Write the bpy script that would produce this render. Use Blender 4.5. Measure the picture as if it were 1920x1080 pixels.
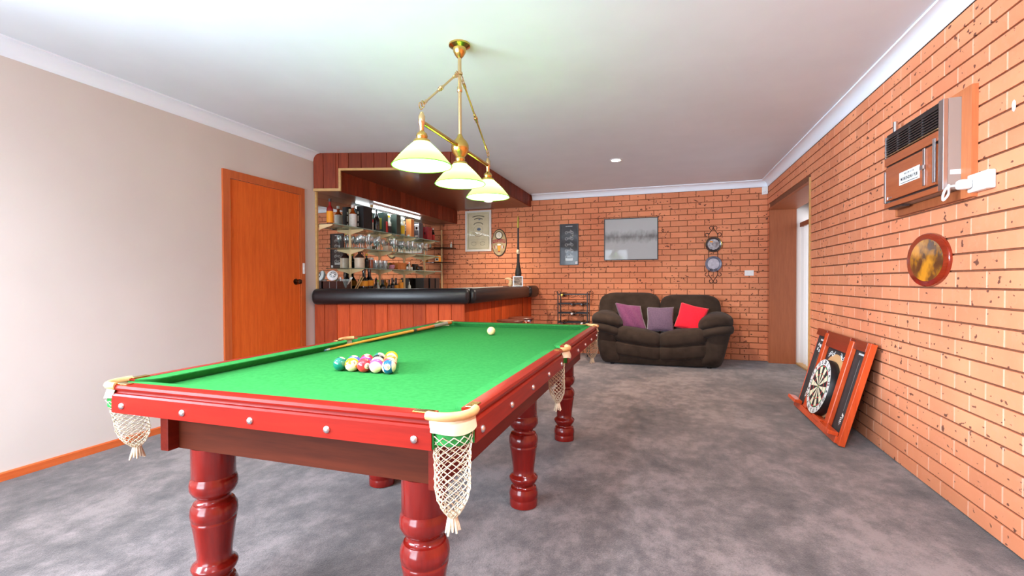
import bpy, bmesh, math, random
from mathutils import Matrix, Vector
random.seed(7)
PI = math.pi
for o in list(bpy.data.objects):
    bpy.data.objects.remove(o)
S = bpy.context.scene
C = S.collection

# ------------------------------------------------------------------ camera
FPX, HC = 876.755, 1.16174
CR = Vector((0.95140571, 0.30791964, -0.00355977))
CU = Vector((-0.00110963, 0.01498792, 0.99988706))
CF = Vector((-0.30793822, 0.95129431, -0.01460126))
cam = bpy.data.objects.new('camera', bpy.data.cameras.new('camera'))
C.objects.link(cam)
cam.data.sensor_fit = 'HORIZONTAL'
cam.data.sensor_width = 36.0
cam.data.lens = FPX / 1920 * 36
cam.data.clip_start = 0.02
m = Matrix((CR, CU, -CF)).transposed().to_4x4()
m.translation = (0, 0, HC)
cam.matrix_world = m
S.camera = cam

# ------------------------------------------------------------------ world, lights, exposure
S.view_settings.view_transform = 'Standard'
S.view_settings.look = 'None'
S.view_settings.gamma = 1.0
S.view_settings.use_curve_mapping = False
S.view_settings.exposure = 1.93
W = bpy.data.worlds.new('sky')
S.world = W
W.use_nodes = True
bg = W.node_tree.nodes['Background']
bg.inputs[0].default_value = (0.80, 0.90, 1.0, 1)
bg.inputs[1].default_value = 0.8

XL, XR, YB, YF, ZC, ZK = -3.691, 1.414, 7.484, -2.0, 2.585, 2.494


def area_light(name, loc, target, sx, sy, watts, col):
    l = bpy.data.lights.new(name, 'AREA')
    l.shape = 'RECTANGLE'
    l.size, l.size_y, l.energy, l.color = sx, sy, watts, col
    o = bpy.data.objects.new(name, l)
    C.objects.link(o)
    o.location = loc
    o.rotation_euler = (Vector(target) - Vector(loc)).to_track_quat('-Z', 'Y').to_euler()
    return o


# added fill light, aimed in by an unseen window behind the camera
wl = area_light('rear_fill_light', (-2.30, YF - 0.04, 1.18), (-1.3, 5.0, 2.2), 2.2, 2.2, 29, (0.74, 0.87, 1.0))
wl.data.spread = math.radians(115)
# fill light added at an unseen left-wall window, to brighten the right wall
ll = area_light('left_fill_light', (XL - 0.04, -0.45, 1.84), (2, 2.6, 1.1), 2.3, 0.98, 56, (0.70, 0.84, 1.0))
ll.data.spread = math.radians(105)
# daylight entering by the curtained window of the side opening
area_light('side_daylight', (2.30, 6.4, 1.1), (0, 6.4, 1.0), 1.8, 2.0, 6, (0.80, 0.90, 1.0))

# ------------------------------------------------------------------ pixel helpers


def ray(x, y):
    return CF + CR * ((x - 960) / FPX) - CU * ((y - 540) / FPX)


def on(x, y, ax, v):
    d = ray(x, y)
    o = Vector((0, 0, HC))
    i = 'xyz'.index(ax)
    return o + d * ((v - o[i]) / d[i])


# ------------------------------------------------------------------ materials


def lin(c):
    out = []
    for v in c:
        v = v / 255.0
        out.append(v / 12.92 if v <= 0.04045 else ((v + 0.055) / 1.055) ** 2.4)
    return (out[0], out[1], out[2], 1.0)


def base(name):
    mt = bpy.data.materials.new(name)
    mt.use_nodes = True
    nt = mt.node_tree
    return mt, nt, nt.nodes['Principled BSDF']


def plain(name, c, rough=0.5, metal=0.0, spec=0.5, coat=0.0, emit=None, estr=0.0, sheen=0.0):
    mt, nt, p = base(name)
    p.inputs['Base Color'].default_value = lin(c)
    p.inputs['Roughness'].default_value = rough
    p.inputs['Metallic'].default_value = metal
    p.inputs['Specular IOR Level'].default_value = spec
    p.inputs['Coat Weight'].default_value = coat
    p.inputs['Coat Roughness'].default_value = 0.1
    p.inputs['Sheen Weight'].default_value = sheen
    if emit:
        p.inputs['Emission Color'].default_value = lin(emit)
        p.inputs['Emission Strength'].default_value = estr
    return mt


def ramp(nt, fac, stops):
    r = nt.nodes.new('ShaderNodeValToRGB')
    el = r.color_ramp.elements
    while len(el) < len(stops):
        el.new(0.5)
    for e, (p, c) in zip(el, stops):
        e.position = p
        e.color = lin(c)
    nt.links.new(fac, r.inputs[0])
    return r.outputs[0]


def coords(nt, kind='Object', scale=(1, 1, 1)):
    if kind == 'Position':
        out = nt.nodes.new('ShaderNodeNewGeometry').outputs['Position']
    else:
        out = nt.nodes.new('ShaderNodeTexCoord').outputs[kind]
    mp = nt.nodes.new('ShaderNodeMapping')
    mp.inputs['Scale'].default_value = scale
    nt.links.new(out, mp.inputs[0])
    return mp.outputs[0]


def noise(nt, vec, scale, detail=4.0, rough=0.55):
    n = nt.nodes.new('ShaderNodeTexNoise')
    n.inputs['Scale'].default_value = scale
    n.inputs['Detail'].default_value = detail
    n.inputs['Roughness'].default_value = rough
    nt.links.new(vec, n.inputs['Vector'])
    return n.outputs[0]


def bump(nt, p, h, strength, dist=0.01):
    b = nt.nodes.new('ShaderNodeBump')
    b.inputs['Strength'].default_value = strength
    b.inputs['Distance'].default_value = dist
    nt.links.new(h, b.inputs['Height'])
    nt.links.new(b.outputs[0], p.inputs['Normal'])


def mixc(nt, fac, a, b, mode='MIX'):
    n = nt.nodes.new('ShaderNodeMix')
    n.data_type = 'RGBA'
    n.blend_type = mode
    for sock, v in ((n.inputs[0], fac), (n.inputs[6], a), (n.inputs[7], b)):
        if hasattr(v, 'is_output'):
            nt.links.new(v, sock)
        else:
            sock.default_value = v
    return n.outputs[2]


def math_node(nt, op, a, b=None):
    n = nt.nodes.new('ShaderNodeMath')
    n.operation = op
    for i, v in enumerate((a, b)):
        if v is None:
            continue
        if hasattr(v, 'is_output'):
            nt.links.new(v, n.inputs[i])
        else:
            n.inputs[i].default_value = v
    return n.outputs[0]


def noisy(name, c1, c2, scale=8, detail=5, rough=0.6, bmp=0.0, stretch=(1, 1, 1), kind='Position',
          lo=0.3, hi=0.7, spec=0.4, coat=0.0, sheen=0.0, metal=0.0):
    mt, nt, p = base(name)
    v = coords(nt, kind, stretch)
    n = noise(nt, v, scale, detail)
    nt.links.new(ramp(nt, n, [(lo, c1), (hi, c2)]), p.inputs['Base Color'])
    p.inputs['Roughness'].default_value = rough
    p.inputs['Metallic'].default_value = metal
    p.inputs['Specular IOR Level'].default_value = spec
    p.inputs['Coat Weight'].default_value = coat
    p.inputs['Coat Roughness'].default_value = 0.12
    p.inputs['Sheen Weight'].default_value = sheen
    if bmp:
        bump(nt, p, n, bmp)
    return mt


def wood(name, c1, c2, axis='z', rough=0.4, coat=0.2, per_piece=0.0, fine=1.0, spec=0.4):
    """grain stretched along an axis, in world space; per_piece varies the tone plank by plank"""
    mt, nt, p = base(name)
    st = {'x': (1.2, 16, 16), 'y': (16, 1.2, 16), 'z': (16, 16, 1.2)}[axis]
    v = coords(nt, 'Position', tuple(s * fine for s in st))
    n1 = noise(nt, v, 2.0, 6, 0.6)
    n2 = noise(nt, v, 9.0, 3, 0.6)
    f = math_node(nt, 'ADD', math_node(nt, 'MULTIPLY', n1, 0.65), math_node(nt, 'MULTIPLY', n2, 0.35))
    col = ramp(nt, f, [(0.34, c1), (0.66, c2)])
    if per_piece:
        oi = nt.nodes.new('ShaderNodeObjectInfo')
        k = math_node(nt, 'ADD', math_node(nt, 'MULTIPLY', oi.outputs['Random'], per_piece), 1 - per_piece * 0.62)
        hs = nt.nodes.new('ShaderNodeHueSaturation')
        nt.links.new(col, hs.inputs['Color'])
        nt.links.new(k, hs.inputs['Value'])
        col = hs.outputs[0]
    nt.links.new(col, p.inputs['Base Color'])
    p.inputs['Specular IOR Level'].default_value = spec
    p.inputs['Roughness'].default_value = rough
    p.inputs['Coat Weight'].default_value = coat
    p.inputs['Coat Roughness'].default_value = 0.12
    bump(nt, p, n2, 0.04, 0.002)
    return mt


def brick_mat():
    mt, nt, p = base('speckled_orange_brick')
    v = coords(nt, 'Position', (1, 1, 1))
    n = noise(nt, v, 1.7, 3)
    col = ramp(nt, n, [(0.3, (216, 131, 94)), (0.7, (232, 151, 110))])
    oi = nt.nodes.new('ShaderNodeObjectInfo')
    hs = nt.nodes.new('ShaderNodeHueSaturation')
    nt.links.new(col, hs.inputs['Color'])
    nt.links.new(math_node(nt, 'ADD', math_node(nt, 'MULTIPLY', oi.outputs['Random'], 0.20), 0.90), hs.inputs['Value'])
    col = hs.outputs[0]
    # pink and pale mottling
    n3 = noise(nt, v, 30, 4)
    col = mixc(nt, math_node(nt, 'MULTIPLY', ramp_val(nt, n3, 0.52, 0.75), 0.35), col, lin((228, 150, 120)))
    # dark iron spots
    n4 = noise(nt, coords(nt, 'Position', (1, 1, 1.5)), 26, 2, 0.4)
    n5 = noise(nt, v, 3.3, 2)
    spots = ramp_val(nt, math_node(nt, 'ADD', n4, math_node(nt, 'MULTIPLY', n5, 0.22)), 0.790, 0.826)
    col = mixc(nt, math_node(nt, 'MULTIPLY', spots, 0.85), col, lin((78, 48, 44)))
    nt.links.new(col, p.inputs['Base Color'])
    p.inputs['Roughness'].default_value = 0.85
    p.inputs['Specular IOR Level'].default_value = 0.2
    bump(nt, p, n4, 0.25, 0.004)
    return mt


def ramp_val(nt, fac, lo, hi):
    n = nt.nodes.new('ShaderNodeMapRange')
    n.inputs['From Min'].default_value = lo
    n.inputs['From Max'].default_value = hi
    nt.links.new(fac, n.inputs[0])
    return n.outputs[0]


def clear_glass(name, tint=(255, 255, 255), gloss=0.12, body=0.06, tone=(235, 245, 245), fres=0.45):
    """thin clear glass: mostly see-through, with a mirror-like sheen and a trace of body"""
    mt = bpy.data.materials.new(name)
    mt.use_nodes = True
    nt = mt.node_tree
    nt.nodes.remove(nt.nodes['Principled BSDF'])
    t = nt.nodes.new('ShaderNodeBsdfTransparent')
    t.inputs[0].default_value = lin(tint)
    g = nt.nodes.new('ShaderNodeBsdfGlossy')
    g.inputs['Roughness'].default_value = 0.03
    d = nt.nodes.new('ShaderNodeBsdfDiffuse')
    d.inputs[0].default_value = lin(tone)
    fr = nt.nodes.new('ShaderNodeFresnel')
    fr.inputs[0].default_value = 1.5
    m1 = nt.nodes.new('ShaderNodeMixShader')
    m1.inputs[0].default_value = body
    m2 = nt.nodes.new('ShaderNodeMixShader')
    nt.links.new(math_node(nt, 'ADD', math_node(nt, 'MULTIPLY', fr.outputs[0], fres), gloss * 0.3), m2.inputs[0])
    nt.links.new(t.outputs[0], m1.inputs[1])
    nt.links.new(d.outputs[0], m1.inputs[2])
    nt.links.new(m1.outputs[0], m2.inputs[1])
    nt.links.new(g.outputs[0], m2.inputs[2])
    nt.links.new(m2.outputs[0], nt.nodes['Material Output'].inputs[0])
    return mt


def translucent(name, c, c2, k=0.5, see=0.0, gloss=0.0):
    mt = bpy.data.materials.new(name)
    mt.use_nodes = True
    nt = mt.node_tree
    nt.nodes.remove(nt.nodes['Principled BSDF'])
    t = nt.nodes.new('ShaderNodeBsdfTranslucent')
    t.inputs[0].default_value = lin(c)
    d = nt.nodes.new('ShaderNodeBsdfDiffuse')
    d.inputs[0].default_value = lin(c2)
    m1 = nt.nodes.new('ShaderNodeMixShader')
    m1.inputs[0].default_value = k
    nt.links.new(t.outputs[0], m1.inputs[1])
    nt.links.new(d.outputs[0], m1.inputs[2])
    out = m1.outputs[0]
    for val, node in ((see, 'ShaderNodeBsdfTransparent'), (gloss, 'ShaderNodeBsdfGlossy')):
        if val:
            s = nt.nodes.new(node)
            if 'Roughness' in s.inputs:
                s.inputs['Roughness'].default_value = 0.08
            m2 = nt.nodes.new('ShaderNodeMixShader')
            m2.inputs[0].default_value = val
            nt.links.new(out, m2.inputs[1])
            nt.links.new(s.outputs[0], m2.inputs[2])
            out = m2.outputs[0]
    nt.links.new(out, nt.nodes['Material Output'].inputs[0])
    return mt


def carpet_mat():
    mt, nt, p = base('charcoal_cut_pile_carpet')
    v = coords(nt, 'Position', (1, 1, 1))
    w1 = nt.nodes.new('ShaderNodeTexNoise')
    w1.inputs['Scale'].default_value = 1.5
    w1.inputs['Detail'].default_value = 7
    w1.inputs['Roughness'].default_value = 0.72
    w1.inputs['Distortion'].default_value = 0.25
    nt.links.new(coords(nt, 'Position', (1.0, 0.9, 1)), w1.inputs['Vector'])
    big = w1.outputs[0]
    mid_ = noise(nt, coords(nt, 'Position', (1.0, 0.7, 1)), 11.0, 8, 0.72)
    fine = noise(nt, v, 150, 2, 0.7)
    f = math_node(nt, 'ADD', math_node(nt, 'MULTIPLY', big, 0.52), math_node(nt, 'ADD', math_node(nt, 'MULTIPLY', mid_, 0.32), math_node(nt, 'MULTIPLY', fine, 0.16)))
    col = ramp(nt, f, [(0.39, (50, 42, 41)), (0.49, (92, 80, 78)), (0.57, (128, 113, 110))])
    nt.links.new(col, p.inputs['Base Color'])
    p.inputs['Roughness'].default_value = 0.95
    p.inputs['Specular IOR Level'].default_value = 0.1
    p.inputs['Sheen Weight'].default_value = 0.3
    p.inputs['Sheen Roughness'].default_value = 0.5
    bump(nt, p, fine, 0.5, 0.006)
    return mt


def ball_mat(name, c, axis, spot, striped):
    mt, nt, p = base(name)
    tc = nt.nodes.new('ShaderNodeTexCoord').outputs['Object']

    def dot(v):
        n = nt.nodes.new('ShaderNodeVectorMath')
        n.operation = 'DOT_PRODUCT'
        nt.links.new(tc, n.inputs[0])
        n.inputs[1].default_value = Vector(v).normalized()
        return n.outputs['Value']
    cream = lin((228, 204, 156))
    col = lin(c)
    R = 0.0285
    if striped:
        ab = math_node(nt, 'ABSOLUTE', dot(axis))
        col = mixc(nt, math_node(nt, 'GREATER_THAN', ab, R * 0.56), col, cream)
    col = mixc(nt, math_node(nt, 'GREATER_THAN', dot(spot), R * 0.90), col, cream)
    nt.links.new(col, p.inputs['Base Color'])
    p.inputs['Roughness'].default_value = 0.08
    p.inputs['Coat Weight'].default_value = 0.5
    return mt


def emission(name, c, s):
    mt = bpy.data.materials.new(name)
    mt.use_nodes = True
    nt = mt.node_tree
    nt.nodes.remove(nt.nodes['Principled BSDF'])
    e = nt.nodes.new('ShaderNodeEmission')
    e.inputs[0].default_value = lin(c)
    e.inputs[1].default_value = s
    nt.links.new(e.outputs[0], nt.nodes['Material Output'].inputs[0])
    return mt


def shade_glass():
    """cased glass: green outside, opal white inside, letting the bulb glow through"""
    mt = bpy.data.materials.new('green_cased_lamp_glass')
    mt.use_nodes = True
    nt = mt.node_tree
    nt.nodes.remove(nt.nodes['Principled BSDF'])
    sides = []
    for (tc, dc, k) in (((168, 250, 128), (90, 200, 50), 0.62), ((250, 255, 225), (252, 250, 238), 0.55)):
        t = nt.nodes.new('ShaderNodeBsdfTranslucent')
        t.inputs[0].default_value = lin(tc)
        d = nt.nodes.new('ShaderNodeBsdfDiffuse')
        d.inputs[0].default_value = lin(dc)
        mx = nt.nodes.new('ShaderNodeMixShader')
        mx.inputs[0].default_value = k
        nt.links.new(t.outputs[0], mx.inputs[1])
        nt.links.new(d.outputs[0], mx.inputs[2])
        sides.append(mx.outputs[0])
    geo = nt.nodes.new('ShaderNodeNewGeometry')
    mx = nt.nodes.new('ShaderNodeMixShader')
    nt.links.new(geo.outputs['Backfacing'], mx.inputs[0])
    nt.links.new(sides[0], mx.inputs[1])
    nt.links.new(sides[1], mx.inputs[2])
    nt.links.new(mx.outputs[0], nt.nodes['Material Output'].inputs[0])
    return mt


M_ = {}
M_['ceiling'] = noisy('matt_white_ceiling_paint', (226, 231, 238), (230, 235, 242), 3, 2, 0.9)
M_['cornice'] = plain('gloss_white_cornice_paint', (240, 244, 252), 0.55)
M_['plaster'] = noisy('warm_cream_wall_paint', (212, 198, 190), (216, 202, 194), 2, 2, 0.85)
M_['brick'] = brick_mat()
M_['mortar'] = noisy('recessed_brown_mortar', (112, 66, 44), (134, 84, 58), 40, 3, 0.95)
M_['perpend'] = noisy('pale_flush_mortar', (224, 162, 132), (234, 178, 150), 30, 3, 0.95)
M_['mortar_mid'] = noisy('brown_brick_mortar', (132, 78, 52), (152, 96, 66), 40, 3, 0.95)
M_['carpet'] = carpet_mat()
M_['door'] = wood('orange_door_veneer', (212, 90, 30), (234, 112, 44), 'z', 0.5, 0.0, spec=0.2)
M_['frame_wood'] = wood('orange_door_frame_timber', (186, 86, 38), (208, 104, 50), 'z', 0.4, 0.2)
M_['skirting'] = wood('orange_skirting_timber', (202, 90, 40), (220, 108, 54), 'y', 0.4, 0.2)
M_['plank'] = wood('red_cedar_lining_board', (172, 62, 24), (204, 86, 38), 'z', 0.55, 0.0, 0.5, spec=0.15)
M_['plank_shaded'] = wood('shaded_red_lining_board', (112, 44, 24), (142, 60, 34), 'z', 0.5, 0.0, 0.4, spec=0.2)  # bar lining board darkened: the bulkhead's shade is put into the colour
M_['soffit'] = wood('dark_stained_soffit_board', (92, 42, 26), (116, 56, 34), 'y', 0.35, 0.3)
M_['pine'] = wood('pale_pine_edge_strip', (186, 142, 84), (206, 164, 104), 'x', 0.5, 0.1)
M_['jamb'] = wood('brown_timber_jamb', (146, 76, 42), (166, 92, 54), 'z', 0.5, 0.1)
M_['mahogany'] = wood('polished_mahogany', (112, 17, 9), (140, 26, 13), 'x', 0.40, 0.0, fine=0.7, spec=0.10)
M_['mahogany_y'] = wood('polished_mahogany_long', (112, 22, 12), (142, 34, 18), 'y', 0.34, 0.0, fine=0.7, spec=0.22)
M_['mahogany_leg'] = wood('polished_mahogany_turned', (98, 16, 12), (126, 24, 16), 'z', 0.2, 0.35, fine=0.7, spec=0.3)
M_['frame_dark'] = wood('dark_mahogany_frame', (64, 24, 11), (84, 33, 16), 'x', 0.5, 0.0, fine=0.7, spec=0.1)
M_['beam_long'] = wood('dark_mahogany_beam', (92, 22, 13), (116, 32, 18), 'y', 0.4, 0.0, fine=0.7, spec=0.15)
M_['felt'] = noisy('bright_green_baize', (46, 114, 56), (53, 125, 63), 60, 3, 1.0, 0.05, sheen=0.0, spec=0.0)
M_['leather'] = noisy('cream_pocket_leather', (206, 184, 150), (222, 202, 170), 20, 3, 0.6)
M_['leather_roll'] = noisy('tan_pocket_leather', (192, 140, 86), (210, 162, 108), 20, 3, 0.5)
M_['cord'] = noisy('natural_cotton_cord', (200, 182, 154), (220, 204, 178), 200, 2, 0.9)
M_['brass'] = plain('polished_brass', (205, 170, 92), 0.22, 1.0)
M_['brass_pale'] = plain('satin_pale_brass', (222, 190, 140), 0.25, 1.0)
M_['steel'] = plain('brushed_steel', (200, 198, 200), 0.3, 1.0)
M_['bolt'] = plain('nickel_bolt', (212, 200, 200), 0.3, 1.0)
M_['chrome'] = plain('chrome', (225, 225, 228), 0.08, 1.0)
M_['bronze'] = plain('dark_bronze', (90, 66, 48), 0.3, 1.0)
M_['vinyl'] = noisy('black_padded_vinyl', (26, 24, 26), (34, 31, 32), 60, 3, 0.34, 0.03, spec=0.5)
M_['laminate'] = plain('pale_grey_laminate', (190, 205, 203), 0.35)
M_['black'] = plain('black_satin', (22, 21, 22), 0.4)
M_['black_iron'] = plain('black_wrought_iron', (26, 23, 23), 0.45, 0.3)
M_['white'] = plain('white_plastic', (240, 238, 236), 0.35)
M_['mirror'] = plain('silvered_mirror', (216, 222, 220), 0.01, 1.0)
M_['glass'] = clear_glass('picture_glass', (255, 255, 255), 0.0, 0.0, fres=0.22)
M_['wineglass'] = clear_glass('clear_drinking_glass', (238, 244, 244), 0.9, 0.13)
M_['shelf_glass'] = clear_glass('clear_shelf_glass', (222, 238, 232), 0.3, 0.06, (170, 200, 190))
M_['shelf_edge'] = plain('green_glass_edge', (146, 178, 166), 0.2)
M_['smoked'] = clear_glass('smoked_shelf_glass', (110, 105, 105), 0.3, 0.35, (60, 58, 58))
M_['bracket'] = plain('cream_enamel_bracket', (232, 200, 150), 0.4)
M_['velvet'] = noisy('chocolate_plush_fabric', (45, 35, 29), (64, 51, 43), 7, 6, 0.95, 0.15, sheen=0.06, spec=0.1)
M_['plum'] = noisy('plum_cushion_fabric', (102, 48, 82), (118, 60, 94), 60, 3, 0.95, 0.2, sheen=0.3)
M_['mauve'] = noisy('grey_mauve_cushion_fabric', (88, 66, 86), (102, 79, 98), 60, 3, 0.95, 0.2, sheen=0.3)
M_['scarlet'] = noisy('scarlet_cushion_fabric', (222, 18, 40), (232, 26, 50), 60, 3, 0.95, 0.2, sheen=0.2)
M_['shade'] = shade_glass()
M_['rim_green'] = plain('bright_green_glass_rim', (90, 205, 30), 0.2)
M_['bulb'] = emission('lit_lamp_bulb', (255, 246, 222), 9)
M_['tube'] = emission('lit_fluorescent_tube', (240, 250, 255), 7)
M_['downlight'] = emission('lit_downlight', (255, 232, 196), 22)
M_['sheer'] = translucent('sheer_white_curtain', (240, 236, 234), (236, 232, 230), 0.45, 0.25)
M_['curtain'] = translucent('grey_white_curtain', (216, 206, 202), (206, 198, 194), 0.6, 0.03)

# ------------------------------------------------------------------ object helpers


def wm(o):
    return (wm(o.parent) @ o.matrix_basis) if o.parent else o.matrix_basis.copy()


class B:
    """collects geometry in build space (M maps it to world) and links it as one mesh object"""

    def __init__(self, M=None):
        self.v, self.f, self.mi, self.M, self.cur = [], [], [], M or Matrix(), 0

    def add(self, vs, fs):
        n = len(self.v)
        self.v += [Vector(a) for a in vs]
        for q in fs:
            self.f.append([i + n for i in q])
            self.mi.append(self.cur)
        return self

    def box(self, x0, x1, y0, y1, z0, z1, bev=0.0, seg=2):
        if bev:
            bm = bmesh.new()
            bmesh.ops.create_cube(bm, size=1)
            for vv in bm.verts:
                vv.co = Vector(((x0 + x1) / 2 + vv.co.x * (x1 - x0), (y0 + y1) / 2 + vv.co.y * (y1 - y0), (z0 + z1) / 2 + vv.co.z * (z1 - z0)))
            bmesh.ops.bevel(bm, geom=list(bm.edges), offset=bev, segments=seg, affect='EDGES', profile=0.5)
            return self.bm(bm)
        vs = [(x, y, z) for z in (z0, z1) for y in (y0, y1) for x in (x0, x1)]
        return self.add(vs, [(0, 2, 3, 1), (4, 5, 7, 6), (0, 1, 5, 4), (2, 6, 7, 3), (0, 4, 6, 2), (1, 3, 7, 5)])

    def bm(self, bm):
        bm.verts.index_update()
        self.add([v.co.copy() for v in bm.verts], [[v.index for v in f.verts] for f in bm.faces])
        bm.free()
        return self

    def lathe(self, prof, seg=24, c=(0, 0, 0), rot=None, sx=1.0, sy=1.0, cap=True):
        c = Vector(c)
        rot = rot or Matrix.Identity(3)
        vs, fs = [], []
        for (r, z) in prof:
            for k in range(seg):
                a = 2 * PI * k / seg
                vs.append(c + rot @ Vector((r * sx * math.cos(a), r * sy * math.sin(a), z)))
        for i in range(len(prof) - 1):
            for k in range(seg):
                k2 = (k + 1) % seg
                fs.append((i * seg + k, i * seg + k2, (i + 1) * seg + k2, (i + 1) * seg + k))
        if cap:
            fs.append(tuple(range(seg))[::-1])
            fs.append(tuple((len(prof) - 1) * seg + k for k in range(seg)))
        return self.add(vs, fs)

    def cyl(self, p0, p1, r0, r1=None, seg=14):
        p0, p1 = Vector(p0), Vector(p1)
        d = p1 - p0
        rot = d.to_track_quat('Z', 'Y').to_matrix()
        return self.lathe([(r0, 0), (r0 if r1 is None else r1, d.length)], seg, p0, rot)

    def sphere(self, c, r, seg=20, sc=(1, 1, 1), rings=12):
        prof = []
        vs, fs = [], []
        c = Vector(c)
        for i in range(rings + 1):
            t = PI * i / rings
            for k in range(seg):
                a = 2 * PI * k / seg
                vs.append(c + Vector((r * sc[0] * math.sin(t) * math.cos(a), r * sc[1] * math.sin(t) * math.sin(a), -r * sc[2] * math.cos(t))))
        for i in range(rings):
            for k in range(seg):
                k2 = (k + 1) % seg
                fs.append((i * seg + k, i * seg + k2, (i + 1) * seg + k2, (i + 1) * seg + k))
        return self.add(vs, fs)

    def tube(self, pts, r, seg=8, closed=False):
        pts = [Vector(p) for p in pts]
        n = len(pts)
        vs, fs = [], []
        up = None
        for i, p in enumerate(pts):
            a = pts[(i - 1) % n] if (closed or i > 0) else p
            b = pts[(i + 1) % n] if (closed or i < n - 1) else p
            t = (b - a)
            t = t.normalized() if t.length > 1e-9 else Vector((0, 0, 1))
            if up is None:
                up = Vector((0, 0, 1)) if abs(t.z) < 0.9 else Vector((1, 0, 0))
            s = t.cross(up)
            if s.length < 1e-6:
                s = t.orthogonal()
            s.normalize()
            up = s.cross(t).normalized()
            rr = r[i] if isinstance(r, (list, tuple)) else r
            for k in range(seg):
                an = 2 * PI * k / seg
                vs.append(p + (s * math.cos(an) + up * math.sin(an)) * rr)
        m = n if closed else n - 1
        for i in range(m):
            j = (i + 1) % n
            for k in range(seg):
                k2 = (k + 1) % seg
                fs.append((i * seg + k, i * seg + k2, j * seg + k2, j * seg + k))
        if not closed:
            fs.append(tuple(range(seg))[::-1])
            fs.append(tuple((n - 1) * seg + k for k in range(seg)))
        return self.add(vs, fs)

    def prism(self, poly, h0, h1, ax='z'):
        """extrude a 2D polygon along an axis"""
        n = len(poly)

        def P(q, h):
            return {'z': (q[0], q[1], h), 'y': (q[0], h, q[1]), 'x': (h, q[0], q[1])}[ax]
        vs = [P(q, h0) for q in poly] + [P(q, h1) for q in poly]
        fs = [tuple(range(n)), tuple(range(n, 2 * n))[::-1]] + [(i, n + i, n + (i + 1) % n, (i + 1) % n) for i in range(n)]
        return self.add(vs, fs)

    def superell(self, c, s, e1=0.5, e2=0.5, seg=28, rings=16, fn=None):
        vs, fs = [], []

        def pw(a, e):
            return math.copysign(abs(a) ** e, a)
        for i in range(rings + 1):
            t = -PI / 2 + PI * i / rings
            for k in range(seg):
                a = 2 * PI * k / seg
                q = Vector((pw(math.cos(t), e1) * pw(math.cos(a), e2), pw(math.cos(t), e1) * pw(math.sin(a), e2), pw(math.sin(t), e1)))
                if fn:
                    q = fn(q)
                vs.append(Vector((c[0] + s[0] * q.x, c[1] + s[1] * q.y, c[2] + s[2] * q.z)))
        for i in range(rings):
            for k in range(seg):
                k2 = (k + 1) % seg
                fs.append((i * seg + k, i * seg + k2, (i + 1) * seg + k2, (i + 1) * seg + k))
        return self.add(vs, fs)

    def done(self, name, mats, parent=None, smooth=False, angle=40, kind=None, origin=None):
        me = bpy.data.meshes.new(name)
        ob = bpy.data.objects.new(name, me)
        C.objects.link(ob)
        inv = Matrix()
        if parent:
            ob.parent = parent
            inv = wm(parent).inverted()
        if origin is not None:
            T = Matrix.Translation(origin)
            ob.matrix_basis = inv @ T
            inv = T.inverted()
        X = inv @ self.M
        me.from_pydata([X @ v for v in self.v], [], self.f)
        if not isinstance(mats, (list, tuple)):
            mats = [mats]
        for k in mats:
            me.materials.append(M_[k] if isinstance(k, str) else k)
        if len(mats) > 1:
            me.polygons.foreach_set('material_index', self.mi)
        me.validate()
        bm = bmesh.new()
        bm.from_mesh(me)
        bmesh.ops.recalc_face_normals(bm, faces=bm.faces)
        bm.to_mesh(me)
        bm.free()
        if smooth:
            me.polygons.foreach_set('use_smooth', [True] * len(me.polygons))
            me.set_sharp_from_angle(angle=math.radians(angle))
        me.update()
        if kind:
            ob['kind'] = kind
        return ob


def tag(o, label, cat, group=None):
    o['label'] = label
    o['category'] = cat
    if group:
        o['group'] = group
    return o


def thing(name, loc, label, cat, group=None, rot=None):
    o = bpy.data.objects.new(name, None)
    C.objects.link(o)
    o.empty_display_size = 0.05
    o.location = loc
    if rot is not None:
        o.rotation_euler = rot
    return tag(o, label, cat, group)


def lab(o, text):
    o['label'] = text
    return o


def struct(o):
    o['kind'] = 'structure'
    return o


def copy_tree(o, parent=None):
    c = o.copy()
    C.objects.link(c)
    if parent:
        c.parent = parent
    for ch in list(o.children):
        copy_tree(ch, c)
    return c


def share(src, name, parent, world_loc, mats=None):
    """another object on the same mesh data, at a world position"""
    ob = bpy.data.objects.new(name, src)
    ob.parent = parent
    ob.matrix_basis = wm(parent).inverted() @ Matrix.Translation(world_loc) if parent else Matrix.Translation(world_loc)
    C.objects.link(ob)
    return ob


def text(s, size, M, mat, parent, name='lettering', depth=0.0003, bold=0.0, sx=1.0):
    cu = bpy.data.curves.new('lettering', 'FONT')
    cu.body = s
    cu.size = size
    cu.align_x = 'CENTER'
    cu.align_y = 'CENTER'
    cu.extrude = depth
    cu.offset = bold
    cu.resolution_u = 3
    tmp = bpy.data.objects.new('tmp', cu)
    C.objects.link(tmp)
    dg = bpy.context.evaluated_depsgraph_get()
    me = bpy.data.meshes.new_from_object(tmp.evaluated_get(dg))
    bpy.data.objects.remove(tmp)
    bpy.data.curves.remove(cu)
    ob = bpy.data.objects.new(name, me)
    C.objects.link(ob)
    ob.parent = parent
    me.transform(wm(parent).inverted() @ M @ Matrix.Diagonal((sx, 1, 1, 1)))
    me.materials.clear()
    me.materials.append(M_[mat] if isinstance(mat, str) else mat)
    return ob


def frame_M(o, right, up):
    """matrix for a plane: local x=right, y=up, z=towards the viewer"""
    r, u = Vector(right).normalized(), Vector(up).normalized()
    n = r.cross(u)
    mm = Matrix((r, u, n)).transposed().to_4x4()
    mm.translation = o
    return mm


MB = lambda x, z, d=0.0: frame_M((x, YB - d, z), (1, 0, 0), (0, 0, 1))        # on the back wall
MR = lambda y, z, d=0.0: frame_M((XR - d, y, z), (0, -1, 0), (0, 0, 1))       # on the right wall

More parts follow.
